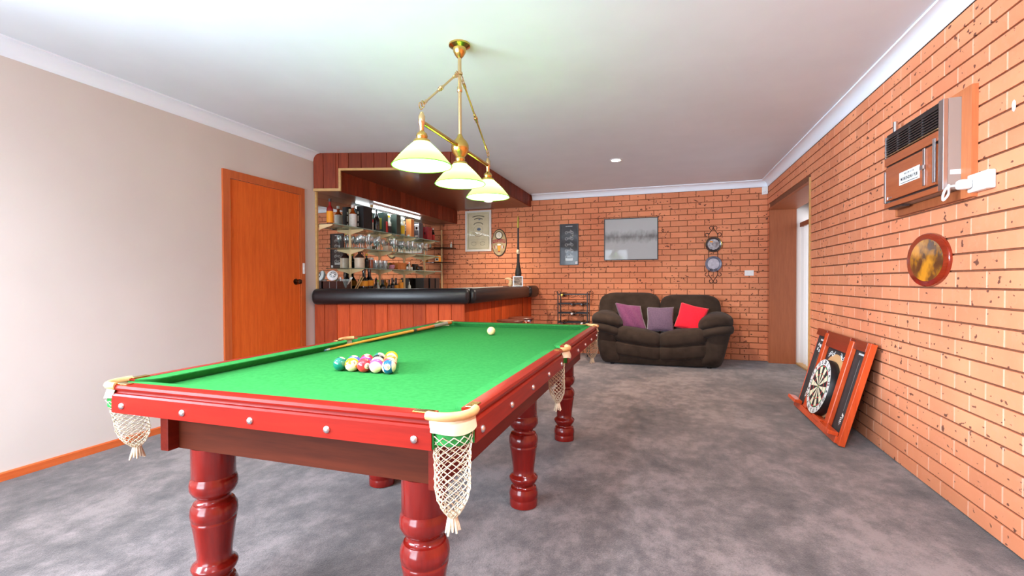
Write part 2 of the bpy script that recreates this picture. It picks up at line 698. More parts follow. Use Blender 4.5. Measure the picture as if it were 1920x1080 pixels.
# ------------------------------------------------------------------ the room shell
struct(B().box(XL - 0.3, XR + 0.9, YF - 0.2, YB + 0.2, -0.1, 0.0).done('floor', 'carpet'))
struct(B().box(XL - 0.3, XR + 0.9, YF - 0.2, YB + 0.2, ZC, ZC + 0.1).done('ceiling', 'ceiling'))
LW0, LW1, LZ0, LZ1 = -1.65, 0.75, 1.32, 2.36      # added window in the left wall, out of view, for the fill light
wl_ = B().box(XL - 0.2, XL, YF - 0.2, LW0, 0, ZC).box(XL - 0.2, XL, LW1, YB + 0.2, 0, ZC)
wl_.box(XL - 0.2, XL, LW0, LW1, 0, LZ0).box(XL - 0.2, XL, LW0, LW1, LZ1, ZC)
struct(wl_.done('wall_left', 'plaster'))
w3 = B()
for yy in (LW0, (LW0 + LW1) / 2 - 0.025, LW1 - 0.05):
    w3.box(XL - 0.03, XL + 0.012, yy, yy + 0.05, LZ0, LZ1)
w3.box(XL - 0.03, XL + 0.012, LW0, LW1, LZ0, LZ0 + 0.05).box(XL - 0.03, XL + 0.012, LW0, LW1, LZ1 - 0.05, LZ1)
struct(w3.done('added_window', 'white'))
WA, WB = -3.45, -1.15       # unseen glazed door behind the camera, placed for the fill light
wf = B()
wf.box(XL, WA, YF - 0.2, YF, 0, ZC).box(WB, XR + 0.2, YF - 0.2, YF, 0, ZC)
wf.box(WA, WB, YF - 0.2, YF, 2.32, ZC)
struct(wf.done('wall_front', 'plaster'))
wn = B()
for x in (WA, (WA + WB) / 2 - 0.03, WB - 0.06):
    wn.box(x, x + 0.06, YF - 0.03, YF + 0.02, 0.0, 2.32)
wn.box(WA, WB, YF - 0.03, YF + 0.02, 0.0, 0.06).box(WA, WB, YF - 0.03, YF + 0.02, 2.26, 2.32)
struct(wn.done('window_2', 'white'))

# brick walls ---------------------------------------------------------------
CH, BL = 0.086, 0.24          # course height, brick pitch
REC = 0.010                   # depth of the raked bed joint
meshes = {}


def brick_mesh(length, along):
    key = (round(length, 3), along)
    if key not in meshes:
        b = B()
        e = 0.0015
        L, H, D = length, CH - 0.010, 0.02
        # front face with a tiny worn chamfer, along local +a, face at d=0 going back to d=D
        fr = [(e, 0, e), (L - e, 0, e), (L - e, 0, H - e), (e, 0, H - e)]
        md = [(0, e, 0), (L, e, 0), (L, e, H), (0, e, H)]
        bk = [(0, D, 0), (L, D, 0), (L, D, H), (0, D, H)]
        vs = fr + md + bk
        if along == 'y':
            vs = [(d, a, z) for (a, d, z) in vs]
        b.add(vs, [(0, 1, 2, 3)] + [(i, (i + 1) % 4, 4 + (i + 1) % 4, 4 + i) for i in range(4)] + [(4 + i, 4 + (i + 1) % 4, 8 + (i + 1) % 4, 8 + i) for i in range(4)])
        ob = b.done('brick', 'brick')
        meshes[key] = ob.data
        bpy.data.objects.remove(ob)
    return meshes[key]


def lay(root, along, a0, a1, off, skip, rank, fixed, pdeep=0.001, pmat='perpend'):
    """lay stretcher bond between a0 and a1; skip(a,b,z0,z1) trims openings; the best ranked bricks become parts"""
    singles, perp = [], B()
    for k in range(29):
        z = k * CH + 0.005
        s = off + (BL / 2 if k % 2 else 0.0)
        n0 = math.floor((a0 - s) / BL)
        a = s + n0 * BL
        while a < a1:
            b0, b1 = max(a + 0.005, a0), min(a + BL - 0.005, a1)
            for (c0, c1) in skip(b0, b1, z, z + CH - 0.01):
                if c1 - c0 > 0.02:
                    singles.append((rank((c0 + c1) / 2, z), c0, c1 - c0, z))
            if a0 < a < a1:
                ok = [q for q in skip(a - 0.005, a + 0.005, z, z + CH - 0.01) if q[1] - q[0] > 0.009]
                if ok:
                    if along == 'x':
                        perp.box(a - 0.005, a + 0.005, fixed + pdeep, fixed + 0.015, z, z + CH - 0.01)
                    else:
                        perp.box(fixed + pdeep, fixed + 0.015, a - 0.005, a + 0.005, z, z + CH - 0.01)
            a += BL
    singles.sort(key=lambda t: -t[0])
    for (rk, c, L, z) in singles[:300]:
        loc = (c, fixed, z) if along == 'x' else (fixed, c, z)
        share(brick_mesh(L, along), 'brick', root, loc)
    rest = B()
    for (rk, c, L, z) in singles[300:]:
        me = brick_mesh(L, along)
        o = Vector((c, fixed, z) if along == 'x' else (fixed, c, z))
        rest.add([v.co + o for v in me.vertices], [list(p.vertices) for p in me.polygons])
    rest.done('brickwork', 'brick', root, kind='stuff')
    perp.done('joint_mortar', pmat, root, kind='stuff')


wb = struct(B().box(XL - 0.2, XR + 0.9, YB + REC, YB + 0.2, 0, ZC).done('wall_back', 'mortar_mid'))
jx = on(1388.3, 371, 'y', YB).x


def rank_back(x, z):
    hidden = (-0.95 < x < 0.80 and z < 0.90) or (x < -1.95 and z < 1.05) or (x < -2.0 and z > 2.36) or x < -3.35
    return (-10 if hidden else 0) + x


lay(wb, 'x', XL, XR, jx + 0.12, lambda a, b, z0, z1: [(a, b)], rank_back, YB, 0.006, 'mortar_mid')

OY0, OY1, OZ = 5.435, 7.375, 2.172     # the opening in the right wall
wr = B()
wr.box(XR + REC, XR + 0.2, YF - 0.2, OY0, 0, ZC).box(XR + REC, XR + 0.2, OY0, OY1, OZ, ZC).box(XR + REC, XR + 0.2, OY1, YB + 0.2, 0, ZC)
wr = struct(wr.done('wall_right', 'mortar'))
jy = on(1889.7, 45, 'x', XR)


def skip_right(a, b, z0, z1):
    if z0 >= OZ - 0.01:
        return [(a, b)]
    out = []
    if a < OY0:
        out.append((a, min(b, OY0)))
    if b > OY1:
        out.append((max(a, OY1), b))
    return out


k27 = int(jy.z // CH)
lay(wr, 'y', YF, YB - 0.001, jy.y - (BL / 2 if k27 % 2 else 0), skip_right,
    lambda y, z: (-50 if y < 2.38 else 0) - y, XR)


def cornice(name, pts_fn):
    """cove moulding: pts_fn maps (d from wall, drop, t along) to world"""
    prof = [(0, 0.091), (0.004, 0.091)]
    for k in range(9):
        a = PI / 2 * k / 8
        prof.append((0.010 + 0.072 * (1 - math.cos(a)), 0.082 - 0.070 * math.sin(a)))
    prof += [(0.092, 0.012), (0.092, 0.0), (0, 0)]
    n = len(prof)
    b = B()
    vs = [pts_fn(d, h, t) for t in (0, 1) for (d, h) in prof]
    b.add(vs, [tuple(range(n)), tuple(range(n, 2 * n))] + [(i, (i + 1) % n, n + (i + 1) % n, n + i) for i in range(n)])
    return struct(b.done(name, 'cornice', smooth=True, angle=30))


cornice('trim_1', lambda d, h, t: (XL + d, (YF, 4.262)[t], ZC - h))
cornice('trim_2', lambda d, h, t: ((-2.06, XR - d)[t], YB - d, ZC - h))
cornice('trim_3', lambda d, h, t: (XR - d, (YF, YB - d)[t], ZC - h))

sk = B().prism([(XL, 0), (XL + 0.014, 0), (XL + 0.014, 0.045), (XL + 0.008, 0.052), (XL, 0.052)], YF, 3.13, 'y')
struct(sk.done('baseboard_left', 'skirting'))

# the timber lined opening on the right ------------------------------------------
tr = B()
tr.box(XR - 0.004, XR + 0.33, OY1 - 0.03, OY1, 0, OZ).box(XR - 0.004, XR + 0.33, OY0, OY1, OZ - 0.03, OZ)
tr.box(XR + 0.01, XR + 0.33, OY0, OY0 + 0.03, 0, OZ)
tr = struct(tr.done('trim_4', 'jamb'))
st = B().box(XR - 0.012, XR + 0.01, OY0 - 0.004, OY0 + 0.016, 0, OZ + 0.03)
struct(st.done('trim_5', 'pine'))
# window recess beyond the opening
rc = B()
rc.box(XR + 0.33, XR + 0.5, OY0 - 0.1, OY1 + 0.1, 0, 0.02)
struct(rc.done('trim_6', 'pine'))
w1 = B()
WX = XR + 0.52
for y in (OY0 - 0.10, 6.38, OY1 + 0.05):
    w1.box(WX, WX + 0.05, y, y + 0.05, 0.02, 2.12)
w1.box(WX, WX + 0.05, OY0 - 0.1, OY1 + 0.1, 0.02, 0.08).box(WX, WX + 0.05, OY0 - 0.1, OY1 + 0.1, 2.06, 2.12)
w1 = struct(w1.done('window_1', 'white'))
for (y0, y1) in ((OY0 - 0.05, 6.38), (6.43, OY1 + 0.05)):
    B().box(WX + 0.02, WX + 0.026, y0, y1, 0.08, 2.06).done('pane', 'glass', w1)
wr2 = B().box(XR + 0.33, XR + 0.9, OY1, OY1 + 0.12, 0, ZC).box(XR + 0.2, XR + 0.9, OY0 - 0.22, OY0 - 0.1, 0, ZC)
wr2.box(XR + 0.57, XR + 0.9, OY0 - 0.1, OY1, 2.12, ZC)
struct(wr2.done('wall_recess', 'plaster'))


def curtain(name, x, y0, y1, z0, z1, waves, amp, mat, label):
    n = 160
    b = B()
    vs = []
    for j, z in enumerate((z0, (z0 + z1) / 2, z1)):
        for i in range(n + 1):
            t = i / n
            vs.append((x + amp * math.sin(t * waves * 2 * PI + 0.25 * j) + 0.3 * amp * math.sin(t * waves * 5.1), y0 + (y1 - y0) * t, z))
    fs = [(j * (n + 1) + i, j * (n + 1) + i + 1, (j + 1) * (n + 1) + i + 1, (j + 1) * (n + 1) + i) for j in range(2) for i in range(n)]
    b.add(vs, fs)
    o = b.done(name, mat, smooth=True, angle=80)
    return tag(o, label, 'curtain')


cu = curtain('sheer_curtain', XR + 0.40, OY0 + 0.05, OY1 - 0.02, 0.03, 1.90, 15, 0.022, 'curtain', 'white pleated curtain hanging in the timber opening beyond the dartboard')
B().box(XR + 0.37, XR + 0.43, OY0 - 0.05, OY1 - 0.03, 1.89, 1.95).done('curtain_track', 'jamb', cu)

# ------------------------------------------------------------------ door in the left wall
dY0, dY1, dZ = 3.205, 4.055, 2.09
fr = B()
P1, P2 = 0.018, 0.072
fr.box(XL - 0.03, XL + P1, dY0 - P2, dY0, 0, dZ + P2).box(XL - 0.03, XL + P1, dY1, dY1 + 0.06, 0, dZ + P2).box(XL - 0.03, XL + P1, dY0, dY1, dZ, dZ + P2)
d1 = struct(B().box(XL - 0.002, XL + 0.006, dY0 + 0.003, dY1 - 0.003, 0.01, dZ - 0.003).done('door_1', 'door'))
lab(d1, 'flush orange-stained timber door in the cream wall')
fr.done('door_frame', 'frame_wood', d1)
B().box(XL + 0.006, XL + 0.010, dY1 - 0.016, dY1 - 0.006, 0.01, dZ - 0.01).done('door_stop', 'frame_wood', d1)
kb = B()
kb.lathe([(0.032, 0), (0.032, 0.006), (0.012, 0.010), (0.011, 0.03), (0.024, 0.038), (0.028, 0.052), (0.024, 0.064), (0.006, 0.070)], 20,
         (XL + 0.006, 3.985, 1.165), Matrix.Rotation(PI / 2, 3, 'Y'))
lab(kb.done('door_knob', 'bronze', d1, smooth=True), 'dark bronze round door knob')
B().box(XL + 0.008, XL + 0.013, dY0 - 0.010, dY0 + 0.008, 1.80, 1.90).done('hinge', 'brass', d1)
sw = tag(B().box(XL, XL + 0.010 + 0.012, 4.075, 4.107, 1.248, 1.362, 0.003).done('light_switch', 'white'), 'narrow white light switch plate on the door architrave', 'switch')
B().box(XL + 0.022, XL + 0.026, 4.085, 4.097, 1.295, 1.315).done('toggle', 'white', sw)

# ------------------------------------------------------------------ bulkhead over the bar
A2 = Vector((XL + 0.007, 4.260))
B2 = Vector((-2.085, 4.733))
XS = -2.085
dirF = (B2 - A2).normalized()
nF = Vector((dirF.y, -dirF.x))          # towards the camera
lenF = (B2 - A2).length


def PF(s, d=0.0):
    q = A2 + dirF * s + nF * d
    return (q.x, q.y)


ZS, ZL, XB = 2.39, 2.165, -3.42        # main underside, lower underside, inner face
bk = thing('bar_bulkhead', (XL, 4.3, ZL), 'timber-lined bulkhead hanging over the bar from the ceiling', 'bulkhead')
sE = (XB - XL) / dirF.x                # distance along the front where the low part ends
body = B()
body.prism([PF(0, -0.02), PF(lenF - 0.02, -0.02), (XS - 0.02, YB - 0.001), (XL, YB - 0.001)], ZS, ZC - 0.001)
body.prism([PF(0.0, -0.02), PF(sE - 0.02, -0.02), (XB - 0.02, YB - 0.001), (XL, YB - 0.001)], ZL, ZS)
body.done('soffit', 'soffit', bk)
PW = 0.1412


def plank_on(p0, p1, s0, s1, z0, z1, n, parent, name='plank', t=0.018, gap=0.003, mat='plank'):
    """a board standing on the line p0->p1 from s0 to s1, front face proud of that line along n"""
    d = (Vector(p1) - Vector(p0)).normalized()
    n = Vector(n)
    a = Vector(p0) + d * (s0 + gap / 2)
    b = Vector(p0) + d * (s1 - gap / 2)
    e = 0.003
    o = [a - n * t, b - n * t, b - n * e, b - n * 0.0 - d * e, a + d * e, a - n * e]
    return B().prism([(q.x, q.y) for q in o], z0, z1).done(name, mat, parent)


s = -0.03
while s < lenF - 0.001:
    a, b = max(s, 0), min(s + PW, lenF)
    mid_low = b <= sE + 0.03
    if a < sE < b and not mid_low:
        plank_on(A2, B2, a, sE, ZL + 0.03, ZC - 0.001, nF, bk, mat='plank_shaded')
        plank_on(A2, B2, sE, b, ZS + 0.025, ZC - 0.001, nF, bk, mat='plank_shaded')
    else:
        plank_on(A2, B2, a, b, (ZL if b <= sE + 0.03 else ZS) + 0.027, ZC - 0.001, nF, bk, mat='plank_shaded')
    s += PW
y = 4.733
while y < YB - 0.01:
    plank_on((XS, y), (XS, YB), 0, min(PW, YB - y), ZS, ZC - 0.001, (1, 0), bk, mat='plank_shaded')
    y += PW
y = A2.y + dirF.y * sE + 0.02
while y < YB - 0.01:
    plank_on((XB, y), (XB, YB), 0, min(PW, YB - y), ZL, ZS, (1, 0), bk, gap=0.005, mat='plank_shaded')
    y += PW
tb = B()
tb.prism([PF(sE, 0.006), PF(lenF, 0.006), PF(lenF, -0.02), PF(sE, -0.02)], ZS, ZS + 0.025)
tb.prism([PF(0, 0.006), PF(sE + 0.02, 0.006), PF(sE + 0.02, -0.02), PF(0, -0.02)], ZL, ZL + 0.028)
tb.prism([PF(sE, 0.0061), PF(sE + 0.024, 0.0061), PF(sE + 0.024, -0.02), PF(sE, -0.02)], ZL + 0.001, ZS + 0.024)
lab(tb.done('edge_strip', 'pine', bk), 'pale pine edge strip along the bulkhead')
# recessed downlight in the bulkhead
q = on(916, 377, 'z', ZS)


def downlight(name, c, watts, label, col=(1, 0.88, 0.72), cone=2.2, blend=0.8, soft=0.03):
    t = thing(name, c, label, 'downlight')
    B().lathe([(0.050, 0), (0.070, 0), (0.070, -0.006), (0.055, -0.008), (0.050, 0)], 28, c, cap=False).done('trim_ring', 'white', t, smooth=True)
    B().lathe([(0.001, -0.004), (0.050, -0.004), (0.050, -0.001), (0.001, -0.001)], 24, c).done('lamp_face', 'downlight', t)
    l = bpy.data.lights.new(name + '_light', 'SPOT')
    l.energy, l.spot_size, l.spot_blend, l.shadow_soft_size, l.color = watts, cone, blend, soft, col
    o = bpy.data.objects.new(name + '_light', l)
    C.objects.link(o)
    o.parent = t
    o.location = (0, 0, -0.02)
    return t


# unseen downlights added to brighten the near end, above and behind the camera
for i, (x_, y_, lb_) in enumerate(((-2.7, 0.5, 'added ceiling downlight over the near left of the room'), (-1.0, 0.7, 'added ceiling downlight over the near end of the pool table'), (0.45, 0.8, 'added ceiling downlight over the near right of the room'),
                                   (-1.9, -1.0, 'added ceiling downlight at the rear left of the room'), (0.3, -0.9, 'added ceiling downlight at the rear right of the room'))):
    t_ = downlight('near_fill_downlight', Vector((x_, y_, ZC)), 92, lb_, (0.74, 0.88, 1.0), 2.7, 1.0, 0.10)
downlight('recessed_downlight', q, 24, 'small round downlight set in the dark timber bulkhead')
downlight('ceiling_downlight', on(1155, 300, 'z', ZC), 82, 'lit round downlight recessed in the white ceiling')

# ------------------------------------------------------------------ bar counter
ba = thing('bar_counter', (-2.9, 4.6, 0), 'timber-clad corner bar with a black padded vinyl edge', 'bar')
ZT = 1.078
s = -0.03
while s < lenF - 0.001:
    plank_on(A2, B2, max(s, 0.0), min(s + PW, lenF), 0.0, 0.99, nF, ba)
    s += PW
YE = 6.955                                  # end of the side run
y = 4.733
while y < YE - 0.01:
    plank_on((XS, y), (XS, YE), 0, min(PW, YE - y), 0.0, 0.99, (1, 0), ba)
    y += PW
bd = B()
bd.prism([PF(0.03, -0.019), PF(lenF - 0.019, -0.019), (XS - 0.019, YE), (XS - 0.10, YE), (XS - 0.10, 4.86), (XL + 0.03, 4.40)], 0, 1.04)
bd.done('carcass', 'soffit', ba)
tp = B()
tp.prism([PF(0.035, 0.04), PF(lenF + 0.04, 0.04), (XS + 0.05, 4.75), (XS + 0.05, YE + 0.02), (XS - 0.42, YE + 0.02), (XS - 0.42, 5.17), (XL + 0.03, 4.86), (XL + 0.03, 4.29)], 1.04, ZT)
lab(tp.done('bar_top', 'laminate', ba), 'pale grey laminate bar top')


def bolster(path, name, parent, r=0.088):
    """padded roll: rounded-D section swept along a path with puffed ends"""
    sec = []
    for k in range(18):
        a = 2 * PI * k / 18
        c, s_ = math.cos(a), math.sin(a)
        sec.append((0.075 * math.copysign(abs(c) ** 0.8, c), r * math.copysign(abs(s_) ** 0.75, s_)))
    pts = [Vector(p) for p in path]
    b = B()
    vs, fs = [], []
    rows = []
    n = len(pts)
    for i, p in enumerate(pts):
        t = (pts[min(i + 1, n - 1)] - pts[max(i - 1, 0)]).normalized()
        nn = Vector((t.y, -t.x))
        if 0 < i < n - 1:
            t0, t1 = (pts[i] - pts[i - 1]).normalized(), (pts[i + 1] - pts[i]).normalized()
            k = 1 / max(0.5, math.cos((t0.angle(t1)) / 2))
        else:
            k = 1
        rows.append((p, nn, k, 1.0))
    # puffed ends
    t0 = (pts[1] - pts[0]).normalized()
    t1 = (pts[-1] - pts[-2]).normalized()
    ends0 = [(pts[0] - t0 * 0.045 * math.sin(a), rows[0][1], 1, math.cos(a) ** 0.6 if a < 1.5 else 0.02) for a in (1.56, 1.3, 0.9, 0.5)]
    ends1 = [(pts[-1] + t1 * 0.045 * math.sin(a), rows[-1][1], 1, math.cos(a) ** 0.6 if a < 1.5 else 0.02) for a in (0.5, 0.9, 1.3, 1.56)]
    rows = ends0 + rows + ends1
    for (p, nn, k, sc) in rows:
        for (u, w) in sec:
            vs.append((p.x + nn.x * u * k * sc, p.y + nn.y * u * k * sc, 0.999 + w * sc))
    m = len(sec)
    for i in range(len(rows) - 1):
        for k in range(m):
            fs.append((i * m + k, i * m + (k + 1) % m, (i + 1) * m + (k + 1) % m, (i + 1) * m + k))
    fs.append(tuple(range(m)))
    fs.append(tuple((len(rows) - 1) * m + k for k in range(m)))
    b.add(vs, fs)
    return b.done(name, 'vinyl', parent, smooth=True, angle=60)


OB = 0.045
lab(bolster([PF(0.055, OB), PF(lenF * 0.5, OB), PF(lenF + 0.02, OB)], 'padded_edge', ba), 'black padded vinyl roll along the bar front')
bolster([(XS + OB, 4.80), (XS + OB, 5.7), (XS + OB, YE - 0.02)], 'padded_edge', ba)
# short return against the brick wall
stb = thing('bar_return', (XS - 0.2, 7.2, 0), 'short end section of the bar against the brick wall with a padded roll', 'bar')
B().box(XS - 0.42, XS - 0.019, 7.02, YB - 0.002, 0, 1.04).done('carcass', 'soffit', stb)
y = 7.02
while y < YB - 0.01:
    plank_on((XS, y), (XS, YB), 0, min(PW, YB - 0.003 - y), 0.0, 0.99, (1, 0), stb)
    y += PW
B().box(XS - 0.42, XS + 0.03, 7.0, YB - 0.002, 1.04, ZT).done('bar_top', 'laminate', stb)
bolster([(XS + OB + 0.02, 7.05), (XS + OB + 0.02, 7.25), (XS + OB + 0.02, 7.43)], 'padded_edge', stb, 0.092)
# back bench under the mirror
bb = thing('back_bench', (-3.5, 5.9, 0), 'low timber bench below the mirror behind the bar', 'bench')
B().box(XL + 0.002, -3.36, 4.9, YB - 0.002, 0, 0.92).done('cabinet', 'soffit', bb)
B().box(XL + 0.002, -3.33, 4.88, YB - 0.002, 0.92, 0.95).done('bench_top', 'laminate', bb)

# ------------------------------------------------------------------ mirror with shelving
mi = thing('bar_mirror', (XL, 5.9, 0.95), 'large wall mirror behind the glass shelves of the bar', 'mirror')
B().box(XL + 0.001, XL + 0.006, 4.315, YB - 0.012, 0.952, ZL - 0.001).done('mirror_glass', 'mirror', mi)
lab(B().box(XL + 0.001, XL + 0.022, 4.290, 4.314, 0.952, ZL - 0.001).done('edge_strip', 'pine', mi), 'pale pine strip at the near edge of the mirror')
UY = [4.893, 5.521, 6.156, 6.779, 7.405]
SZ = [1.81, 1.568, 1.325]
XM = XL + 0.006
br_shape = None
for i, uy in enumerate(UY):
    t = thing('shelf_upright', (XM, uy, 0.952), ['cream slotted shelf upright nearest the door', 'second cream shelf upright from the door', 'middle cream shelf upright on the mirror', 'fourth cream shelf upright from the door', 'cream shelf upright nearest the brick wall'][i], 'shelf upright', 'uprights on the bar mirror')
    B().box(XM, XM + 0.012, uy - 0.010, uy + 0.010, 0.952, 2.06).done('post', 'bracket', t)
    if i < 4:
        for z in SZ:
            prof = [(XM + 0.012, z - 0.006), (XM + 0.19, z - 0.006), (XM + 0.19, z - 0.018)]
            for k in range(9):
                a = k / 8
                prof.append((XM + 0.012 + 0.165 * (1 - a) ** 1.9, z - 0.024 - 0.05 * a ** 0.8))
            prof.append((XM + 0.012, z - 0.085))
            if br_shape is None:
                o = B().prism(prof, uy - 0.004, uy + 0.004, 'y').done('shelf_bracket', 'bracket', t, origin=(XM, uy, z))
                br_shape = o.data
            else:
                share(br_shape, 'shelf_bracket', t, (XM, uy, z))
# near bracket on the pine strip
t = thing('shelf_upright', (XM, 4.33, 1.7), 'short cream bracket fixed beside the pine edge strip', 'shelf upright')
share(br_shape, 'shelf_bracket', t, (XM, 4.335, SZ[0]))
SP = [('top', 4.322, 5.50, 0), ('top', 5.515, 6.92, 0), ('middle', 4.70, 5.70, 1), ('middle', 5.715, 6.97, 1), ('bottom', 4.70, 5.70, 2), ('bottom', 5.715, 6.97, 2)]
for (nm, y0, y1, k) in SP:
    z = SZ[k]
    o = B()
    o.box(XM + 0.012, XM + 0.205, y0, y1, z - 0.005, z + 0.003)
    o.cur = 1
    o.box(XM + 0.2055, XM + 0.2075, y0, y1, z - 0.0055, z + 0.0035)
    o = o.done('glass_shelf', ['shelf_glass', 'shelf_edge'])
    tag(o, '%s clear glass shelf of the bar mirror, %s end' % (nm, 'door' if y0 < 5 else 'brick wall'), 'glass shelf', 'glass shelves of the bar')
for k, z in ((0, 1.74), (1, 1.49)):
    o = B().prism([(XM + 0.012, 7.13), (XM + 0.22, 7.17), (XM + 0.25, YB - 0.02), (XM + 0.012, YB - 0.02)], z - 0.012, z).done('corner_shelf', 'smoked')
    tag(o, '%s smoked corner shelf beside the brick wall' % ('upper', 'lower')[k], 'corner shelf')
# fluorescent fitting
fl = thing('fluorescent_light', (-3.55, 5.77, ZL), 'lit fluorescent batten under the bulkhead above the shelves', 'light')
B().box(-3.575, -3.525, 5.14, 6.40, ZL - 0.022, ZL - 0.001).done('batten', 'white', fl)
B().cyl((-3.55, 5.17, ZL - 0.036), (-3.55, 6.37, ZL - 0.036), 0.013).done('tube', 'tube', fl)
B().box(-3.565, -3.535, 5.14, 5.17, ZL - 0.052, ZL - 0.022).done('end_cap', 'pine', fl)
B().box(-3.565, -3.535, 6.37, 6.40, ZL - 0.052, ZL - 0.022).done('end_cap', 'white', fl)

# ------------------------------------------------------------------ hanging billiard lamp
LX, LY = -1.168, 2.60
lp = thing('billiard_lamp', (LX, LY, ZC), 'brass billiard light with three green glass shades over the pool table', 'lamp')
cn = B().lathe([(0.001, 0), (0.064, 0), (0.064, -0.010), (0.052, -0.018), (0.040, -0.024), (0.038, -0.045), (0.026, -0.066), (0.014, -0.080), (0.001, -0.08)], 28, (LX, LY, ZC))
cn.done('ceiling_rose', 'brass', lp, smooth=True)
ZB = 1.972
rd = B().cyl((LX, LY, ZC - 0.07), (LX, LY, ZB + 0.06), 0.011)
rd.lathe([(0.011, 0), (0.017, 0.004), (0.019, 0.012), (0.017, 0.02), (0.011, 0.024)], 16, (LX, LY, 2.40))
rd.lathe([(0.013, 0), (0.016, 0.004), (0.016, 0.03), (0.013, 0.034)], 16, (LX, LY, 2.30))
rd.done('centre_rod', 'brass_pale', lp, smooth=True)
bl = B().lathe([(0.008, -0.085), (0.022, -0.08), (0.026, -0.062), (0.048, -0.035), (0.054, -0.008), (0.052, 0.012), (0.040, 0.034), (0.022, 0.052), (0.012, 0.075)], 28, (LX, LY, ZB))
bl.done('centre_ball', 'brass', lp, smooth=True)
ym0, ym1 = 2.130, 3.070
bar = B().cyl((LX, ym0, ZB), (LX, ym1, ZB), 0.012)
bar.done('cross_bar', 'brass', lp, smooth=True)
for (ye, sgn) in ((ym0, -1), (ym1, 1)):
    e = B()
    e.lathe([(0.006, 0.05), (0.010, 0.046), (0.012, 0.036), (0.017, 0.03), (0.017, -0.01), (0.012, -0.02), (0.012, -0.045), (0.008, -0.05)][::-1], 16, (LX, ye, ZB))
    e.done('bar_end', 'brass_pale', lp, smooth=True)
    # hook rings and tie rod
    p0 = Vector((LX, ye, ZB + 0.085))
    p1 = Vector((LX, LY + sgn * 0.035, 2.395))
    d = (p1 - p0).normalized()
    rod = B()
    a, b = p0 + d * 0.03, p1 - d * 0.03
    rod.cyl(a, b, 0.006, seg=10)
    mid = (a + b) / 2
    rod.cyl(mid - d * 0.03, mid + d * 0.03, 0.009, seg=10).cyl(mid - d * 0.008, mid + d * 0.008, 0.013, seg=10)
    rod.cyl(a, a + d * 0.03, 0.009, seg=10).cyl(b - d * 0.03, b, 0.009, seg=10)
    rod = rod.done('tie_rod', 'brass_pale', lp, smooth=True)
    for (c, rr) in ((p0 - d * 0.012, 0.017), (p0 + d * 0.015, 0.016), (p1 + d * 0.0, 0.016), (p1 - d * 0.02, 0.014)):
        ring = B().tube([c + Vector((0, math.cos(k * PI / 8) * rr, math.sin(k * PI / 8) * rr)) for k in range(16)], 0.0028, 6, True)
        ring.done('ring', 'brass_pale', rod, smooth=True)
sh_me = None
for ye in (ym0, LY, ym1):
    zt = ZB - 0.10
    g = B().lathe([(0.010, 0.058), (0.014, 0.05), (0.026, 0.04), (0.030, 0.026), (0.026, 0.014), (0.040, 0.008), (0.044, -0.004), (0.036, -0.010)], 22, (LX, ye, zt)).done('shade_gallery', 'brass', lp, smooth=True)
    s_ = B()
    prof = []
    R0, R1, HH = 0.040, 0.150, 0.118
    for k in range(9):
        a = k / 8
        prof.append((R0 + (R1 - R0) * a + 0.006 * math.sin(a * PI), -HH * a))
    prof += [(R1 + 0.002, -HH - 0.004), (R1 - 0.003, -HH - 0.003)]
    s_.lathe(prof, 40, (LX, ye, zt - 0.002), cap=False)
    s_ = s_.done('shade', 'shade', lp, smooth=True, angle=80)
    B().tube([(LX + (R1 + 0.001) * math.cos(k * PI / 24), ye + (R1 + 0.001) * math.sin(k * PI / 24), zt - 0.002 - HH - 0.003) for k in range(48)], 0.0022, 6, True).done('shade_rim', 'rim_green', lp, smooth=True)
    pf_ = s_.data.polygons[45]
    if (pf_.center - Vector((0, ye - LY, pf_.center.z))).dot(pf_.normal) < 0:
        s_.data.flip_normals()
    B().sphere((LX, ye, zt - 0.062), 0.026, 18).cyl((LX, ye, zt - 0.045), (LX, ye, zt), 0.013).done('bulb', 'bulb', lp, smooth=True)
    l = bpy.data.lights.new('billiard_bulb', 'POINT')
    l.energy, l.color, l.shadow_soft_size = 6.5, (1.0, 0.93, 0.80), 0.03
    o = bpy.data.objects.new('billiard_bulb', l)
    C.objects.link(o)
    o.parent = lp
    o.location = Vector((0, ye - LY, zt - 0.068 - ZC))

# ------------------------------------------------------------------ pool table
TX0, TX1, TY0, TY1 = -1.768, -0.464, 1.039, 3.56
TXC, TYC = (TX0 + TX1) / 2, (TY0 + TY1) / 2
ZR, ZBED = 0.830, 0.795
pt = thing('pool_table', (TXC, TYC, 0), 'mahogany pool table with green baize, turned legs and net pockets', 'pool table')
CG, SG = 0.085, 0.055                    # rail stop short of the corner / of the side pocket
rail_prof = [(0.0, 0.740), (0.0, 0.795), (0.004, 0.801), (0.010, 0.803), (0.012, 0.808), (0.012, 0.812), (0.002, 0.814), (0.0, 0.820), (0.003, 0.828), (0.008, 0.830), (0.041, 0.830), (0.041, 0.740)]


